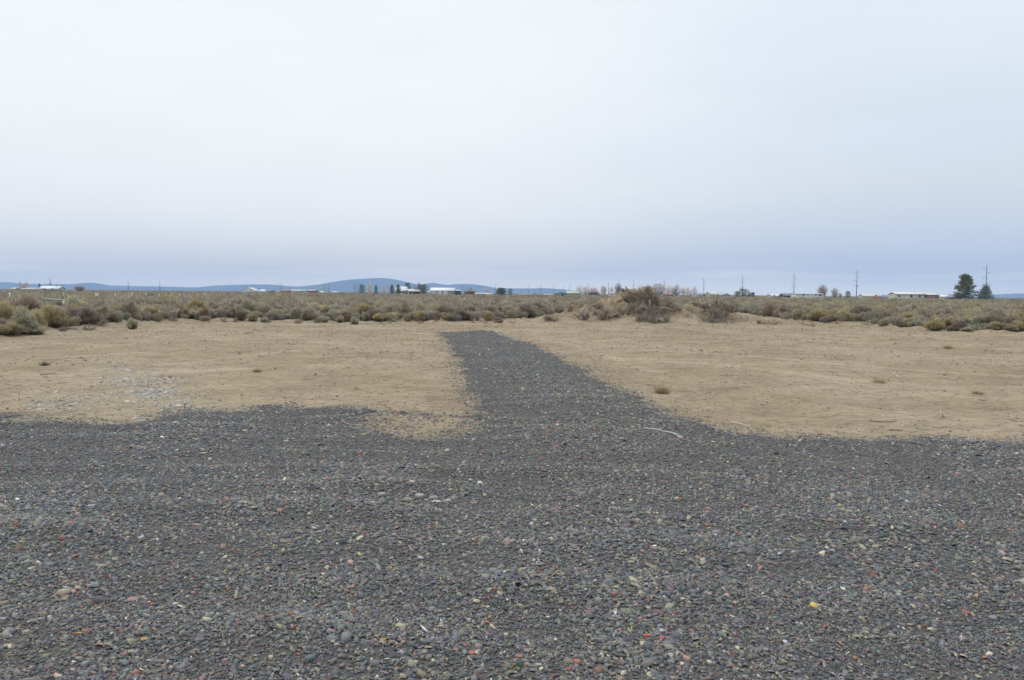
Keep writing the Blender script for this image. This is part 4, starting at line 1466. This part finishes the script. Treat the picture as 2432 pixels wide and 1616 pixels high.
gm.box((xw / 2 - 0.02, 0, zr - 0.18), (0.07, 0.07, 0.22))
gm.build('white_tip', M_white, pst)
tag(gt, 'metal pipe gate half hidden by bushes near the left edge', 'gate')
wp = empty('wire_panel', (pxD(127, 50), 50, 0))
wm = MB()
x0, x1 = -21 / F * 50, 21 / F * 50
zt, zb = zpix(127, 691, 50), 0.3
for xx in (x0, x1):
    wm.tube([(xx, 0, 0), (xx, 0, zt)], 0.02, 5)
wm.tube([(x0, 0, zt), (x1, 0, zt)], 0.018, 5)
wm.build('frame', M_postgreen, wp)
wm = MB()
for t_ in np.linspace(x0, x1, 12)[1:-1]:
    wm.tube([(t_, 0, zb), (t_, 0, zt)], 0.005, 3)
for t_ in np.linspace(zb, zt, 9)[:-1]:
    wm.tube([(x0, 0, t_), (x1, 0, t_)], 0.005, 3)
wm.build('mesh', M_postgreen, wp)
tag(wp, 'dark wire fence panel above the metal gate rail', 'fence panel')


# ------------------------------------------------------------------ utility poles
pole_list = [(305, 668, 900), (380, 669, 950), (667, 672, 1050), (770, 674, 1100), (781, 672, 1000), (843, 665, 900), (851, 668, 950), (1017, 672, 1200), (1098, 678, 1500), (1177, 673, 1300), (1255, 676, 1500), (1272, 688, 1900), (1283, 675, 1450),
             (1315, 674, 1380), (1338, 680, 1800), (1353, 672, 1310), (1397, 671, 1250), (1445, 669, 1180), (1504, 666, 1120), (1577, 663, 1040), (1671, 658, 945), (1763, 652, 832), (1885, 647, 717), (2034, 641, 640), (2341, 626, 501)]


def make_pole():
    e = empty('utility_pole')
    m = MB()
    m.tube([(0, 0, 0), (0, 0, 11), (0, 0, 22)], [0.33, 0.26, 0.17], 8)
    m.build('shaft', M_steel, e)
    for zz, sx in ((19.1, -1), (16.2, 1), (13.3, -1)):
        m = MB()
        m.tube([(0, 0, zz), (sx * 1.1, 0, zz + 0.08), (sx * 2.4, 0, zz + 0.12)], [0.12, 0.10, 0.08], 6)
        a = m.build('arm', M_steel, e)
        m = MB()
        m.tube([(sx * 2.3, 0, zz + 0.1), (sx * 2.3, 0, zz - 0.5)], [0.10, 0.10], 6)
        m.build('insulator', M_steel, a)
    m = MB()
    m.box((0, 0, 9.3), (4.4, 0.25, 0.28))
    m.tube([(-1.1, 0, 9.3), (0, 0, 8.4)], 0.05, 4)
    m.tube([(1.1, 0, 9.3), (0, 0, 8.4)], 0.05, 4)
    a = m.build('crossarm', M_steel, e)
    for xx in (-2.0, 2.0, 0.9):
        m = MB()
        m.tube([(xx, 0, 9.4), (xx, 0, 9.85)], [0.08, 0.06], 6)
        m.build('insulator', M_steel, a)
    return e


p0 = make_pole()
for i, (px, py, D) in enumerate(pole_list):
    o = p0 if i == 0 else dup(p0)
    o.location = (pxD(px, D), D, 0)
    zt = zpix(px, py, D)
    o.scale = (1, 1, zt / 22)
    o.rotation_euler = (0, 0, 0.15)
    if px > 1700:
        lab = {1763: 'power pole rising behind the juniper group', 1885: 'power pole rising behind the long white building', 2034: 'power pole just left of the cream house with the red wall', 2341: 'tallest power pole, behind the small spruce at right'}[px]
    elif px < 500:
        lab = '%s thin power pole in front of the far left hills' % ('left' if px == 305 else 'right')
    else:
        side_ = 'left' if px < 1000 else 'centre'
        sel = [q[0] for q in pole_list if (500 < q[0] < 1000 if side_ == 'left' else 1000 < q[0] < 1700)]
        lab = '%s from left of the thin power poles %s' % (ordinal(sel.index(px) + 1), 'before the big blue hill' if side_ == 'left' else 'right of the garage')
    tag(o, lab, 'power pole', 'power poles along the horizon')


# ------------------------------------------------------------------ trees
def conifer(px, w_px, top, D, lab, kind='conifer_tree', shape='cone', col=(0.045, 0.062, 0.035), seed=1, nb=None):
    random.seed(seed)
    zt = zpix(px, top, D)
    wd = w_px / F * D * (1.0 if shape == 'pine' and w_px > 40 else 1.12)
    e = empty(kind, (pxD(px, D), D, 0))
    t = MB()
    t.tube([(0, 0, -0.2), (0, 0, zt * 0.5), (0, 0, zt * 0.95)], [0.035 * wd + 0.08, 0.025 * wd + 0.05, 0.03], 7)
    t.build('trunk', M_bark, e)
    c = MB()
    nb = nb or 46
    P, Dn, Cc, Ls = [], [], [], []
    for i in range(nb):
        f_ = (i + 0.5) / nb
        if shape == 'cone':
            zc = zt * (0.06 + 0.92 * f_)
            R = wd / 2 * (1 - f_) ** 0.75 * random.uniform(0.75, 1.15) + 0.05
        elif shape == 'pine':
            zc = zt * (0.05 + 0.93 * f_)
            R = wd / 2 * min(1, 0.85 + 0.5 * f_) * min(1.0, 1.18 * (1.02 - f_) ** 0.62) * random.uniform(0.55, 1.12)
        else:
            zc = zt * (0.10 + 0.86 * f_)
            R = wd / 2 * math.sqrt(max(0.05, 1 - (2 * f_ - 0.85) ** 2 / 1.6)) * random.uniform(0.75, 1.1)
        a = i * 2.399 + random.uniform(-0.4, 0.4)
        for q in ((0.35, 0.6, 0.85, 1.0) if shape != 'pine' else (0.3, 0.55, 0.78, 1.0)):
            ctr = np.array([math.cos(a) * R * q, math.sin(a) * R * q, zc + (0.12 * R * q if shape != 'cone' else -0.15 * R * q)])
            nl = 26
            sz = wd * (0.047 if shape == 'pine' else 0.085) * (1.15 - 0.35 * q)
            pp = rng.normal(size=(nl, 3)) * sz * np.array([1, 1, 0.55]) + ctr
            P.append(pp)
            dd = rng.normal(size=(nl, 3)) + np.array([math.cos(a), math.sin(a), 0.5]) * 0.8
            Dn.append(dd)
            Cc.append(jit(nl, np.array(col) * random.uniform(0.75, 1.35), 0.2))
    P = np.concatenate(P)
    P[:, 2] = np.maximum(P[:, 2], 0.1)
    c.blades(P, np.concatenate(Dn), wd * 0.075 * rng.uniform(0.6, 1.4, len(P)), wd * 0.03, np.concatenate(Cc))
    c.build('crown', M_needle, e)
    return tag(e, lab, 'tree')


GR = (0.11, 0.13, 0.05)
JN = (0.12, 0.13, 0.065)
conifer(2292, 56, 653, 398, 'big dark pine, the largest tree, at the right', 'pine_tree', 'pine', (0.15, 0.155, 0.065), 5, 44)
conifer(2341, 34, 680, 400, 'small greyish spruce in front of the tallest power pole', 'spruce_tree', 'cone', (0.22, 0.23, 0.18), 6, 40)
conifer(94, 9, 674, 520, 'small dark conifer left of the white-roofed house at far left', 'conifer_tree', 'cone', GR, 7, 22)
conifer(135, 6, 676, 560, 'tiny dark conifer behind the white-roofed house at far left', 'conifer_tree', 'cone', GR, 8, 16)
conifer(148, 6, 677, 560, 'tiny dark conifer at the right end of the white-roofed house at far left', 'conifer_tree', 'cone', GR, 9, 16)
conifer(860, 13, 676, 480, 'dark conifer, leftmost of the tree row left of centre', 'conifer_tree', 'round', GR, 10, 26)
conifer(893, 11, 678, 480, 'narrow dark conifer between the two bare poplars', 'conifer_tree', 'cone', GR, 11, 24)
conifer(931, 14, 677, 430, 'pointed dark conifer left of the red barn', 'conifer_tree', 'cone', GR, 12, 26)
conifer(946, 16, 676, 430, 'broader green pine touching the white-roofed farmhouse', 'pine_tree', 'pine', (0.11, 0.14, 0.07), 13, 34)
conifer(968, 15, 672, 470, 'round-topped juniper rising behind the farmhouse roof', 'juniper_tree', 'round', GR, 14, 30)
conifer(967, 7, 689, 425, 'little green shrub tree before the farmhouse wall', 'juniper_tree', 'round', (0.08, 0.10, 0.06), 15, 16)
conifer(1006, 16, 676, 450, 'dense green conifer right of the red barn', 'conifer_tree', 'round', JN, 16, 32)
conifer(1190, 20, 685, 460, 'wide round juniper right of the white trailer roof', 'juniper_tree', 'round', (0.14, 0.13, 0.07), 17, 34)
conifer(1212, 10, 686, 460, 'small round juniper right of the wide one', 'juniper_tree', 'round', (0.125, 0.11, 0.06), 18, 22)
conifer(1080, 5, 685, 470, 'small green tree behind the right end of the long garage', 'conifer_tree', 'round', GR, 30, 14)
conifer(1641, 7, 689, 600, 'small dark conifer among the bare poplars', 'conifer_tree', 'cone', GR, 19, 16)
conifer(1750, 12, 692, 470, 'left one of the juniper group behind the right-hand heap', 'juniper_tree', 'round', GR, 20, 24)
conifer(1763, 14, 686, 475, 'tallest of the juniper group behind the right-hand heap', 'juniper_tree', 'round', GR, 21, 28)
conifer(1771, 10, 687, 478, 'third of the juniper group, close beside the tallest', 'juniper_tree', 'round', GR, 22, 22)
conifer(1778, 9, 690, 480, 'fourth, thin juniper of the group', 'juniper_tree', 'pine', GR, 23, 20)
conifer(1786, 13, 695, 470, 'low rightmost juniper of the group', 'juniper_tree', 'round', GR, 24, 24)
conifer(2014, 12, 692, 470, 'lone dark conifer left of the pole near the cream house', 'conifer_tree', 'round', GR, 25, 26)


def bare(px, w_px, top, D, lab, col=(0.33, 0.27, 0.235), seed=1, shape='poplar', n=170, name='bare_tree'):
    random.seed(seed)
    zt = zpix(px, top, D)
    wd = w_px / F * D
    e = empty(name, (pxD(px, D), D, 0))
    t = MB()
    t.tube([(0, 0, -0.2), (0.05, 0, zt * 0.35), (0, 0, zt * 0.8)], [0.03 * zt, 0.02 * zt, 0.03], 6, np.array(col) * 0.8)
    t.build('trunk', M_wood, e)
    c = MB()
    dv = rng.normal(size=(n, 3))
    dv /= np.linalg.norm(dv, axis=1)[:, None]
    rr_ = rng.uniform(0.25, 1, n) ** 0.5
    tip = dv * rr_[:, None] * np.array([wd / 2, wd / 2, zt * 0.44]) + np.array([0, 0, zt * 0.56])
    if shape == 'poplar':
        tip[:, :2] *= np.clip(1.25 - 0.75 * tip[:, 2:] / zt, 0.3, 1)
    base = tip * np.array([0.25, 0.25, 1])
    base[:, 2] = np.maximum(0.1 * zt, tip[:, 2] - np.abs(rng.normal(size=n)) * 0.12 * zt - 0.6 * np.hypot(tip[:, 0], tip[:, 1]) - 0.05 * zt)
    wv_ = (0.05 + 0.005 * wd + 0.00004 * D) * 0.72
    v_ = tip - base
    c.blades(base, v_, np.linalg.norm(v_, axis=1), wv_ * 1.3, jit(n, np.array(col) * 0.85, 0.12))
    for k in range(5):
        f_ = rng.uniform(0.35, 0.95, (n, 1))
        up_ = v_ * 0.3 + rng.normal(size=v_.shape) * (wd * 0.06 + 0.15) + np.array([0, 0, 0.35 if shape == 'poplar' else 0.15])
        c.blades(base + v_ * f_, up_, np.linalg.norm(up_, axis=1) * 1.2, wv_ * 0.8, jit(n, np.array(col), 0.12))
    c.build('crown', M_wood, e)
    return tag(e, lab, 'tree')


TN = (0.70, 0.62, 0.56)
PKC = (0.56, 0.44, 0.39)
bare(878, 20, 668, 520, 'tallest bare poplar, pinkish, behind the dark conifers left of centre', TN, 1)
bare(912, 17, 676, 520, 'fainter bare poplar right of the narrow conifer', TN, 2, n=130)
bare(996, 17, 671, 480, 'reddish bare poplar left of the dense green conifer', (0.30, 0.21, 0.17), 3)
bare(986, 16, 673, 500, 'thin whitish bare tree left of the reddish poplar', (0.38, 0.33, 0.3), 4, 'round', 80)
bare(120, 8, 660, 560, 'faint tall bare poplar above the white-roofed house at far left', (0.45, 0.38, 0.36), 5, n=60)
bare(63, 8, 664, 560, 'faint thin bare tree second from the left edge', (0.42, 0.38, 0.36), 6, n=40)
bare(48, 7, 662, 560, 'faint thin bare tree nearest to the left edge', (0.42, 0.38, 0.36), 7, n=40)
bare(57, 24, 673, 520, 'reddish bare thicket tree behind the long low roof at far left', PKC, 8, 'round', 230)
bare(190, 28, 679, 500, 'low reddish bare thicket right of the white-roofed house at far left', (0.36, 0.25, 0.21), 9, 'round', 260)
bare(1117, 24, 684, 520, 'bare brown tree behind the red-brown shed', (0.30, 0.24, 0.21), 10, 'round', 120)
bare(1134, 10, 688, 540, 'small bare tree right of the red-brown shed', TN, 11, n=80)
bare(1156, 16, 681, 540, 'bare pinkish poplar left of the wide juniper', TN, 12, n=120)
bare(762, 9, 682, 560, 'small faint bare tree above the white tank', TN, 13, n=60)
for i, (px, w_, tp, c_) in enumerate(((1376, 13, 678, TN), (1391, 10, 681, TN), (1410, 20, 684, PKC), (1431, 8, 677, TN), (1437, 7, 681, TN), (1452, 8, 682, TN), (1468, 14, 672, (0.33, 0.26, 0.22)), (1470, 9, 680, (0.22, 0.17, 0.14)),
                                     (1519, 12, 678, TN), (1557, 14, 676, TN), (1565, 16, 674, (0.32, 0.27, 0.24)), (1575, 14, 676, TN), (1588, 12, 679, TN), (1598, 10, 680, TN), (1607, 16, 677, (0.31, 0.25, 0.22)), (1623, 9, 683, TN),
                                     (1634, 8, 683, TN), (1650, 9, 681, TN))):
    bare(px, w_ * 2.0, tp - 1.5, 640, 'bare poplar of the row behind the tallest mound, %s from left' % ordinal(i + 1), c_, 40 + i, n=150, name='bare_poplar')['group'] = 'bare poplars behind the mound'
bare(1953, 28, 676, 460, 'round bare reddish tree at the right end of the long white building', (0.42, 0.33, 0.31), 14, 'round', 330)
bare(1982, 20, 683, 465, 'smaller bare reddish tree right of the round one', (0.44, 0.35, 0.33), 15, 'round', 200)
bare(1995, 12, 694, 470, 'lowest faint bare tree right of the two reddish ones', (0.36, 0.28, 0.25), 16, 'round', 90)
bare(1410, 34, 693, 600, 'low rust-coloured thicket at the foot of the poplars', (0.24, 0.15, 0.11), 17, 'round', 300)


# ------------------------------------------------------------------ buildings
def house(name, x0, x1, top, eave, D, wall, roof, lab, ridge='x', depth=8, doors=(), windows=(), yaw=0.0, trim=None, cat='building', hatch=None, gable=None):
    """x0,x1: photo columns of the walls; top, eave: photo rows; ridge 'x' runs across the view, 'y' away from it"""
    pc_ = (x0 + x1) / 2
    wd = (x1 - x0) / F * D
    zt, ze = zpix(pc_, top, D), zpix(pc_, eave, D)
    e = empty(name, (pxD(pc_, D), D, 0), yaw)
    m = MB()
    a, b = wd / 2, depth / 2
    ze2 = ze - 0.02
    if ridge == 'x':
        V = [(-a, -b, 0), (a, -b, 0), (a, b, 0), (-a, b, 0), (-a, -b, ze2), (a, -b, ze2), (a, b, ze2), (-a, b, ze2), (-a, 0, zt - 0.15), (a, 0, zt - 0.15)]
        m.add(V, [[[0, 1, 5, 4], [2, 3, 7, 6]], [[1, 2, 6, 9, 5], [3, 0, 4, 8, 7]]])
    else:
        V = [(-a, -b, 0), (a, -b, 0), (a, b, 0), (-a, b, 0), (-a, -b, ze2), (a, -b, ze2), (a, b, ze2), (-a, b, ze2), (0, -b, zt - 0.15), (0, b, zt - 0.15)]
        m.add(V, [[[1, 2, 6, 5], [3, 0, 4, 7]], [[0, 1, 5, 8, 4], [2, 3, 7, 9, 6]]])
    m.build('wall', paint(wall), e)
    m = MB()
    ov = 0.35
    th_ = 0.14
    if ridge == 'x':
        sl = (zt - ze) / b
        for s_ in (-1, 1):
            yb, zb_ = s_ * (b + ov), ze - sl * ov
            V = [(-a - ov, 0, zt), (a + ov, 0, zt), (a + ov, yb, zb_), (-a - ov, yb, zb_)]
            V += [(p[0], p[1], p[2] - th_) for p in V]
            m.add(V, [[[0, 1, 2, 3], [7, 6, 5, 4], [3, 2, 6, 7], [0, 3, 7, 4], [2, 1, 5, 6]]])
    else:
        sl = (zt - ze) / a
        for s_ in (-1, 1):
            xb, zb_ = s_ * (a + ov), ze - sl * ov
            V = [(0, -b - ov, zt), (0, b + ov, zt), (xb, b + ov, zb_), (xb, -b - ov, zb_)]
            V += [(p[0], p[1], p[2] - th_) for p in V]
            m.add(V, [[[0, 1, 2, 3], [7, 6, 5, 4], [3, 2, 6, 7], [0, 3, 7, 4], [2, 1, 5, 6]]])
    rf = m.build('roof', paint(roof, 0.5), e)
    if trim:
        m = MB()
        if ridge == 'x':
            m.box((0, -b - ov - 0.03, ze - sl * ov - 0.10), (wd + 2 * ov, 0.05, 0.22))
        else:
            for s_ in (-1, 1):
                m.tube([(0, -b - ov - 0.04, zt - 0.08), (s_ * (a + ov), -b - ov - 0.04, ze - sl * ov - 0.08)], 0.10, 4)
        m.build('trim', paint(trim), rf)
    if gable:
        m = MB()
        V = [(-a - 0.04, -b * 0.98, ze2 + 0.05), (-a - 0.04, b * 0.98, ze2 + 0.05), (-a - 0.04, 0, zt - 0.2)]
        V += [(p[0] + 0.03, p[1], p[2]) for p in V]
        m.add(V, [[[0, 2, 1], [3, 4, 5]], [[0, 1, 4, 3], [1, 2, 5, 4], [2, 0, 3, 5]]])
        m.build('gable', paint(gable), e)
    for (fx, w_, h_, c_) in doors:
        m = MB()
        m.box((-a + fx * wd, -b - 0.03, h_ / 2), (w_, 0.06, h_))
        m.build('door_or_opening', paint(c_), e)
    for (fx, zc, w_, h_) in windows:
        m = MB()
        m.box((-a + fx * wd, -b - 0.02, zc), (w_ + 0.16, 0.05, h_ + 0.16))
        wf = m.build('window', M_white, e)
        m = MB()
        m.box((-a + fx * wd, -b - 0.05, zc), (w_, 0.03, h_))
        m.build('pane', M_glass, wf)
    return tag(e, lab, cat)


WR = (0.80, 0.82, 0.84)
house('long_barn', 34, 100, 683.5, 687, 520, (0.36, 0.33, 0.28), (0.55, 0.52, 0.46), 'long low pale-roofed building at far left', depth=9, doors=((0.3, 3, 2.2, (0.2, 0.18, 0.16)),))
house('house', 103, 146, 680, 685.5, 500, (0.44, 0.42, 0.36), WR, 'white-roofed house at far left behind the big brown bush', depth=11, yaw=0.15, windows=((0.3, 1.6, 1.2, 1), (0.7, 1.6, 1.2, 1)))
house('shed', 580, 612, 683.5, 691, 600, (0.72, 0.73, 0.73), (0.66, 0.68, 0.7), 'white gabled shed standing alone left of centre', 'y', 12, doors=((0.5, 4, 3, (0.6, 0.62, 0.63)),))
house('shed', 621, 632, 688, 691, 600, (0.68, 0.68, 0.64), WR, 'small white outbuilding just right of the white gabled shed', depth=6)
house('shed', 634, 650, 690.3, 692, 620, (0.16, 0.15, 0.15), (0.20, 0.20, 0.21), 'low dark shed right of the small white outbuilding', depth=5)
house('barn', 672, 700, 688, 692, 560, (0.26, 0.14, 0.10), (0.28, 0.17, 0.13), 'brown-red barn left of the yellow-green shed', depth=9)
house('shed', 694, 729, 688.5, 690.5, 540, (0.46, 0.47, 0.33), (0.62, 0.64, 0.62), 'pale yellow-green shed between two brown-red roofs', depth=7, doors=((0.35, 2.2, 2.1, (0.4, 0.41, 0.3)), (0.7, 2.2, 2.1, (0.4, 0.41, 0.3))))
house('barn', 731, 752, 688.6, 690.8, 570, (0.24, 0.11, 0.08), (0.50, 0.46, 0.44), 'brown-red shed right of the yellow-green one', depth=7)
house('shed', 790, 804, 692.5, 693.6, 600, (0.6, 0.6, 0.58), WR, 'tiny pale roof between the white tank and the twin poles', depth=6)
# white tank
m = MB()
tz = zpix(765, 691.5, 540)
m.tube([(0, 0, 0), (0, 0, tz * 0.72), (0, 0, tz * 0.9), (0, 0, tz)], [1.45, 1.45, 1.1, 0.35], 14)
o = m.build('water_tank', M_white)
o.location = (pxD(765, 540), 540, 0)
tag(o, 'white domed tank standing left of the twin power poles', 'tank')
house('farmhouse', 943, 966, 681, 690.5, 440, (0.5, 0.5, 0.48), WR, 'white-roofed farmhouse with the round juniper behind', 'x', 8, windows=((0.35, 1.9, 1.3, 1.1), (0.75, 1.9, 1.3, 1.1)))
house('farmhouse_wing', 966, 983, 687, 689.8, 438, (0.62, 0.61, 0.58), (0.74, 0.76, 0.78), 'lower white wing between the farmhouse and the red barn', 'x', 6)
house('barn', 974, 997, 688.5, 692, 425, (0.22, 0.06, 0.045), (0.50, 0.50, 0.52), 'dark red open-fronted barn with a pale grey roof', 'x', 8, doors=((0.35, 2.6, 2.0, (0.05, 0.04, 0.04)), (0.7, 2.2, 2.0, (0.05, 0.04, 0.04))))  # near-black panels paint the shade inside the open front
gar = house('garage', 1025, 1080, 683.8, 690.2, 430, (0.34, 0.34, 0.34), WR, 'long grey garage with a bright white roof and three pale doors', 'x', 12, doors=((0.14, 3.2, 2.6, (0.50, 0.51, 0.52)), (0.42, 2.9, 2.5, (0.60, 0.61, 0.62)), (0.62, 2.9, 2.5, (0.60, 0.61, 0.62))))
house('carport', 1082, 1094, 689.0, 690.2, 428, (0.09, 0.08, 0.08), WR, 'small dark lean-to against the right end of the long garage', 'x', 5)
house('shed', 1015, 1023, 692.3, 693.4, 450, (0.55, 0.55, 0.55), WR, 'small white trailer left of the long garage', depth=5)
house('shed', 1104, 1128, 691, 692.6, 470, (0.22, 0.10, 0.09), (0.26, 0.15, 0.14), 'flat red-brown shed right of the long garage', depth=6, doors=((0.7, 2, 2, (0.1, 0.06, 0.05)),))
house('trailer', 1129, 1152, 696.0, 697.2, 440, (0.5, 0.5, 0.48), WR, 'long low white roof right of the flat red-brown shed', depth=4)
house('trailer', 1153, 1168, 697.0, 698.2, 430, (0.5, 0.5, 0.48), WR, 'shorter low white roof left of the wide juniper', depth=4)
house('shed', 1292, 1313, 698.5, 700, 450, (0.5, 0.36, 0.3), (0.55, 0.42, 0.36), 'low salmon roof left of the green gabled shed', depth=4)
house('shed', 1232, 1262, 698.5, 699.6, 450, (0.45, 0.32, 0.27), (0.5, 0.38, 0.33), 'low salmon roof below the pale poles right of the junipers', depth=4)
house('barn', 1318, 1345, 693.8, 697.2, 430, (0.26, 0.31, 0.25), (0.33, 0.38, 0.36), 'grey-green gabled shed with a dark opening', 'y', 9, doors=((0.62, 1.4, 1.4, (0.04, 0.04, 0.04)),))  # near-black panel on the wall paints the shade of the opening
house('barn', 1346, 1374, 691.3, 696.8, 445, (0.34, 0.42, 0.28), (0.50, 0.52, 0.43), 'pale green barn right of the grey-green gabled shed', 'x', 9, trim=(0.25, 0.3, 0.22))
house('shed', 1447, 1463, 694, 697.2, 480, (0.6, 0.6, 0.58), (0.40, 0.40, 0.38), 'small white house behind the left slope of the tallest mound', 'x', 6)
house('barn', 1579, 1596, 698, 700.4, 520, (0.30, 0.07, 0.05), (0.32, 0.15, 0.13), 'small red barn at the foot of the poplars', 'x', 7)
house('house', 1651, 1676, 696.2, 700.2, 470, (0.5, 0.5, 0.5), (0.30, 0.31, 0.34), 'grey-roofed house left of the cream-roofed one', 'x', 8, windows=((0.7, 1.6, 1.2, 1),))
house('house', 1680, 1711, 693.2, 699.2, 480, (0.42, 0.5, 0.34), (0.64, 0.62, 0.54), 'cream-roofed pale green house before the juniper group', 'x', 10, yaw=0.2)
house('shed', 1711, 1730, 697, 700.8, 460, (0.30, 0.33, 0.37), (0.42, 0.44, 0.48), 'blue-grey gabled shed right of the cream-roofed house', 'y', 8)
house('house', 1826, 1856, 699, 703, 460, (0.56, 0.53, 0.40), (0.72, 0.78, 0.86), 'cream cottage with a bluish white roof', 'x', 8, yaw=0.18, windows=((0.12, 1.5, 1, 1),))
house('carport', 1857, 1886, 697, 702.0, 452, (0.10, 0.06, 0.055), (0.22, 0.22, 0.26), 'dark hipped shed joined to the long white building', 'x', 9)
house('long_house', 1885, 1949, 696.6, 698.4, 440, (0.66, 0.66, 0.63), (0.58, 0.58, 0.56), 'long white building with four small dark windows', 'x', 9, windows=((0.25, 2.2, 0.9, 1.1), (0.42, 2.2, 0.5, 0.7), (0.70, 2.2, 0.6, 0.8), (0.87, 2.2, 1.1, 1.0)))
house('house', 2046, 2086, 699, 703.4, 470, (0.52, 0.47, 0.38), (0.66, 0.60, 0.52), 'cream house with the low red wall in front', 'x', 9, yaw=-0.1, windows=((0.7, 2.0, 1, 0.9),))
m = MB()
m.box((0, 0, 0.65), (28 / F * 440, 0.3, 1.3))
o = m.build('low_wall', paint((0.38, 0.13, 0.08)))
o.location = (pxD(2086, 440), 440, 0)
tag(o, 'low red wall before the cream house at right', 'wall')
house('long_house', 2120, 2195, 694.6, 699.0, 420, (0.60, 0.56, 0.46), (0.78, 0.77, 0.74), 'long cream house with a white roof and red eaves left of the big pine', 'x', 9, trim=(0.30, 0.09, 0.06), gable=(0.42, 0.16, 0.10),
      windows=((0.08, 1.9, 0.9, 0.9), (0.46, 1.9, 1.1, 1.1), (0.72, 1.9, 1.0, 1.2), (0.9, 1.9, 0.8, 1.2)), doors=((0.6, 0.95, 2.05, (0.5, 0.47, 0.4)),))
house('porch_wing', 2196, 2222, 695.8, 700.4, 418, (0.34, 0.22, 0.17), (0.74, 0.72, 0.68), 'shaded porch wing at the right end of the long cream house', 'x', 7, trim=(0.30, 0.09, 0.06))
house('shed', 2226, 2250, 700, 704.6, 430, (0.62, 0.6, 0.55), WR, 'white-roofed shed between the long cream house and the dark gable', 'x', 8)
house('shed', 2256, 2273, 701.3, 706.0, 410, (0.15, 0.12, 0.12), (0.24, 0.23, 0.26), 'dark gabled shed at the left foot of the big pine', 'y', 8)


# ------------------------------------------------------------------ hills
M_hill = mat('forested_hill', (0.06, 0.075, 0.06), 0.95, noise=0.2, nscale=0.004)
M_hill2 = mat('forested_hill', (0.06, 0.075, 0.065), 0.95, noise=0.2, nscale=0.004)


def ridge(profile, D, depth, lab, m):
    pf = np.array(profile, dtype=float)
    n = 160
    px = np.linspace(pf[0, 0], pf[-1, 0], n)
    py = np.interp(px, pf[:, 0], pf[:, 1])
    k = np.array([1, 2, 3, 2, 1]) / 9
    py[2:-2] = np.convolve(py, k, 'valid')
    V = []
    rows = 9
    for j in range(rows):
        t_ = j / (rows - 1)                 # 0 front foot .. 0.5 crest .. 1 back foot
        for i in range(n):
            p = at(px[i], py[i], D)
            z = max(p[2], 0.0)
            s_ = math.sin(t_ * math.pi) ** 1.3
            yy = D + (t_ - 0.5) * depth
            x_ = p[0] + (0 if t_ == 0.5 else 60 * math.sin(i * 0.7 + j))
            zz = z * s_ * (1 if t_ == 0.5 else 0.9 + 0.08 * math.sin(i * 0.5 + j * 2))
            V.append((x_, yy, zz if s_ > 0.01 else -0.2))
    ii = np.arange(n * rows).reshape(rows, n)
    q = np.stack([ii[:-1, :-1], ii[:-1, 1:], ii[1:, 1:], ii[1:, :-1]], -1).reshape(-1, 4)
    o = np_obj('hills', V, [q], None, m, smooth=True)
    return tag(o, lab, kind='structure')


ridge([(-700, 676), (-300, 668), (0, 670), (30, 671), (60, 675), (100, 674.5), (150, 675.5), (190, 675), (205, 671), (217, 669), (228, 671), (243, 678), (300, 679.5), (420, 681.5), (450, 683), (520, 683), (560, 680.5), (600, 676.5), (625, 677.5), (655, 681), (690, 681.5), (730, 680),
       (760, 675.5), (790, 670), (815, 666), (840, 663.5), (880, 661), (915, 660.5), (930, 662), (950, 666), (970, 671), (990, 676), (1010, 679), (1050, 678.5), (1080, 675.5), (1105, 673.5), (1125, 676), (1150, 678), (1165, 681), (1180, 686), (1195, 692), (1210, 697)], 8600, 1500,
      'blue wooded hills with one broad rounded summit left of centre', M_hill)
ridge([(465, 686), (500, 679), (540, 677.5), (580, 676), (640, 676), (700, 681)], 10200, 900, 'paler far ridge behind the low middle of the left hills', M_hill2)
ridge([(985, 680), (1010, 674), (1030, 672), (1045, 674.5), (1060, 677), (1090, 680)], 10200, 900, 'paler far knoll right of the rounded summit', M_hill2)
ridge([(1160, 690), (1195, 685), (1230, 685.5), (1260, 685.5), (1290, 684.5), (1320, 686.5), (1350, 689), (1372, 693), (1390, 698)], 9200, 1000, 'low blue ridge tapering off behind the green barns', M_hill2)
ridge([(2086, 706), (2100, 701), (2112, 702), (2122, 706)], 9200, 700, 'tiny blue hill left of the long cream house', M_hill2)
ridge([(2225, 706), (2243, 699.5), (2260, 699), (2290, 701), (2330, 702), (2355, 701), (2380, 699.5), (2415, 697), (2440, 698), (2600, 700), (2800, 708)], 9200, 900, 'low blue hills at the right edge behind the spruce', M_hill2)

# ------------------------------------------------------------------ haze
hm = bpy.data.materials.new('haze')
hm.use_nodes = True
t = hm.node_tree
t.nodes.clear()
ho = t.nodes.new('ShaderNodeOutputMaterial')
pv = t.nodes.new('ShaderNodeVolumePrincipled')
pv.inputs['Color'].default_value = (0.42, 0.63, 1.0, 1)
pv.inputs['Density'].default_value = HAZE_D
t.links.new(pv.outputs[0], ho.inputs['Volume'])
m = MB()
m.box((0, 5500, 118), (24000, 13000, 240))
o = m.build('haze', hm)
tag(o, 'thin bluish air between the lot and the far hills', kind='stuff')
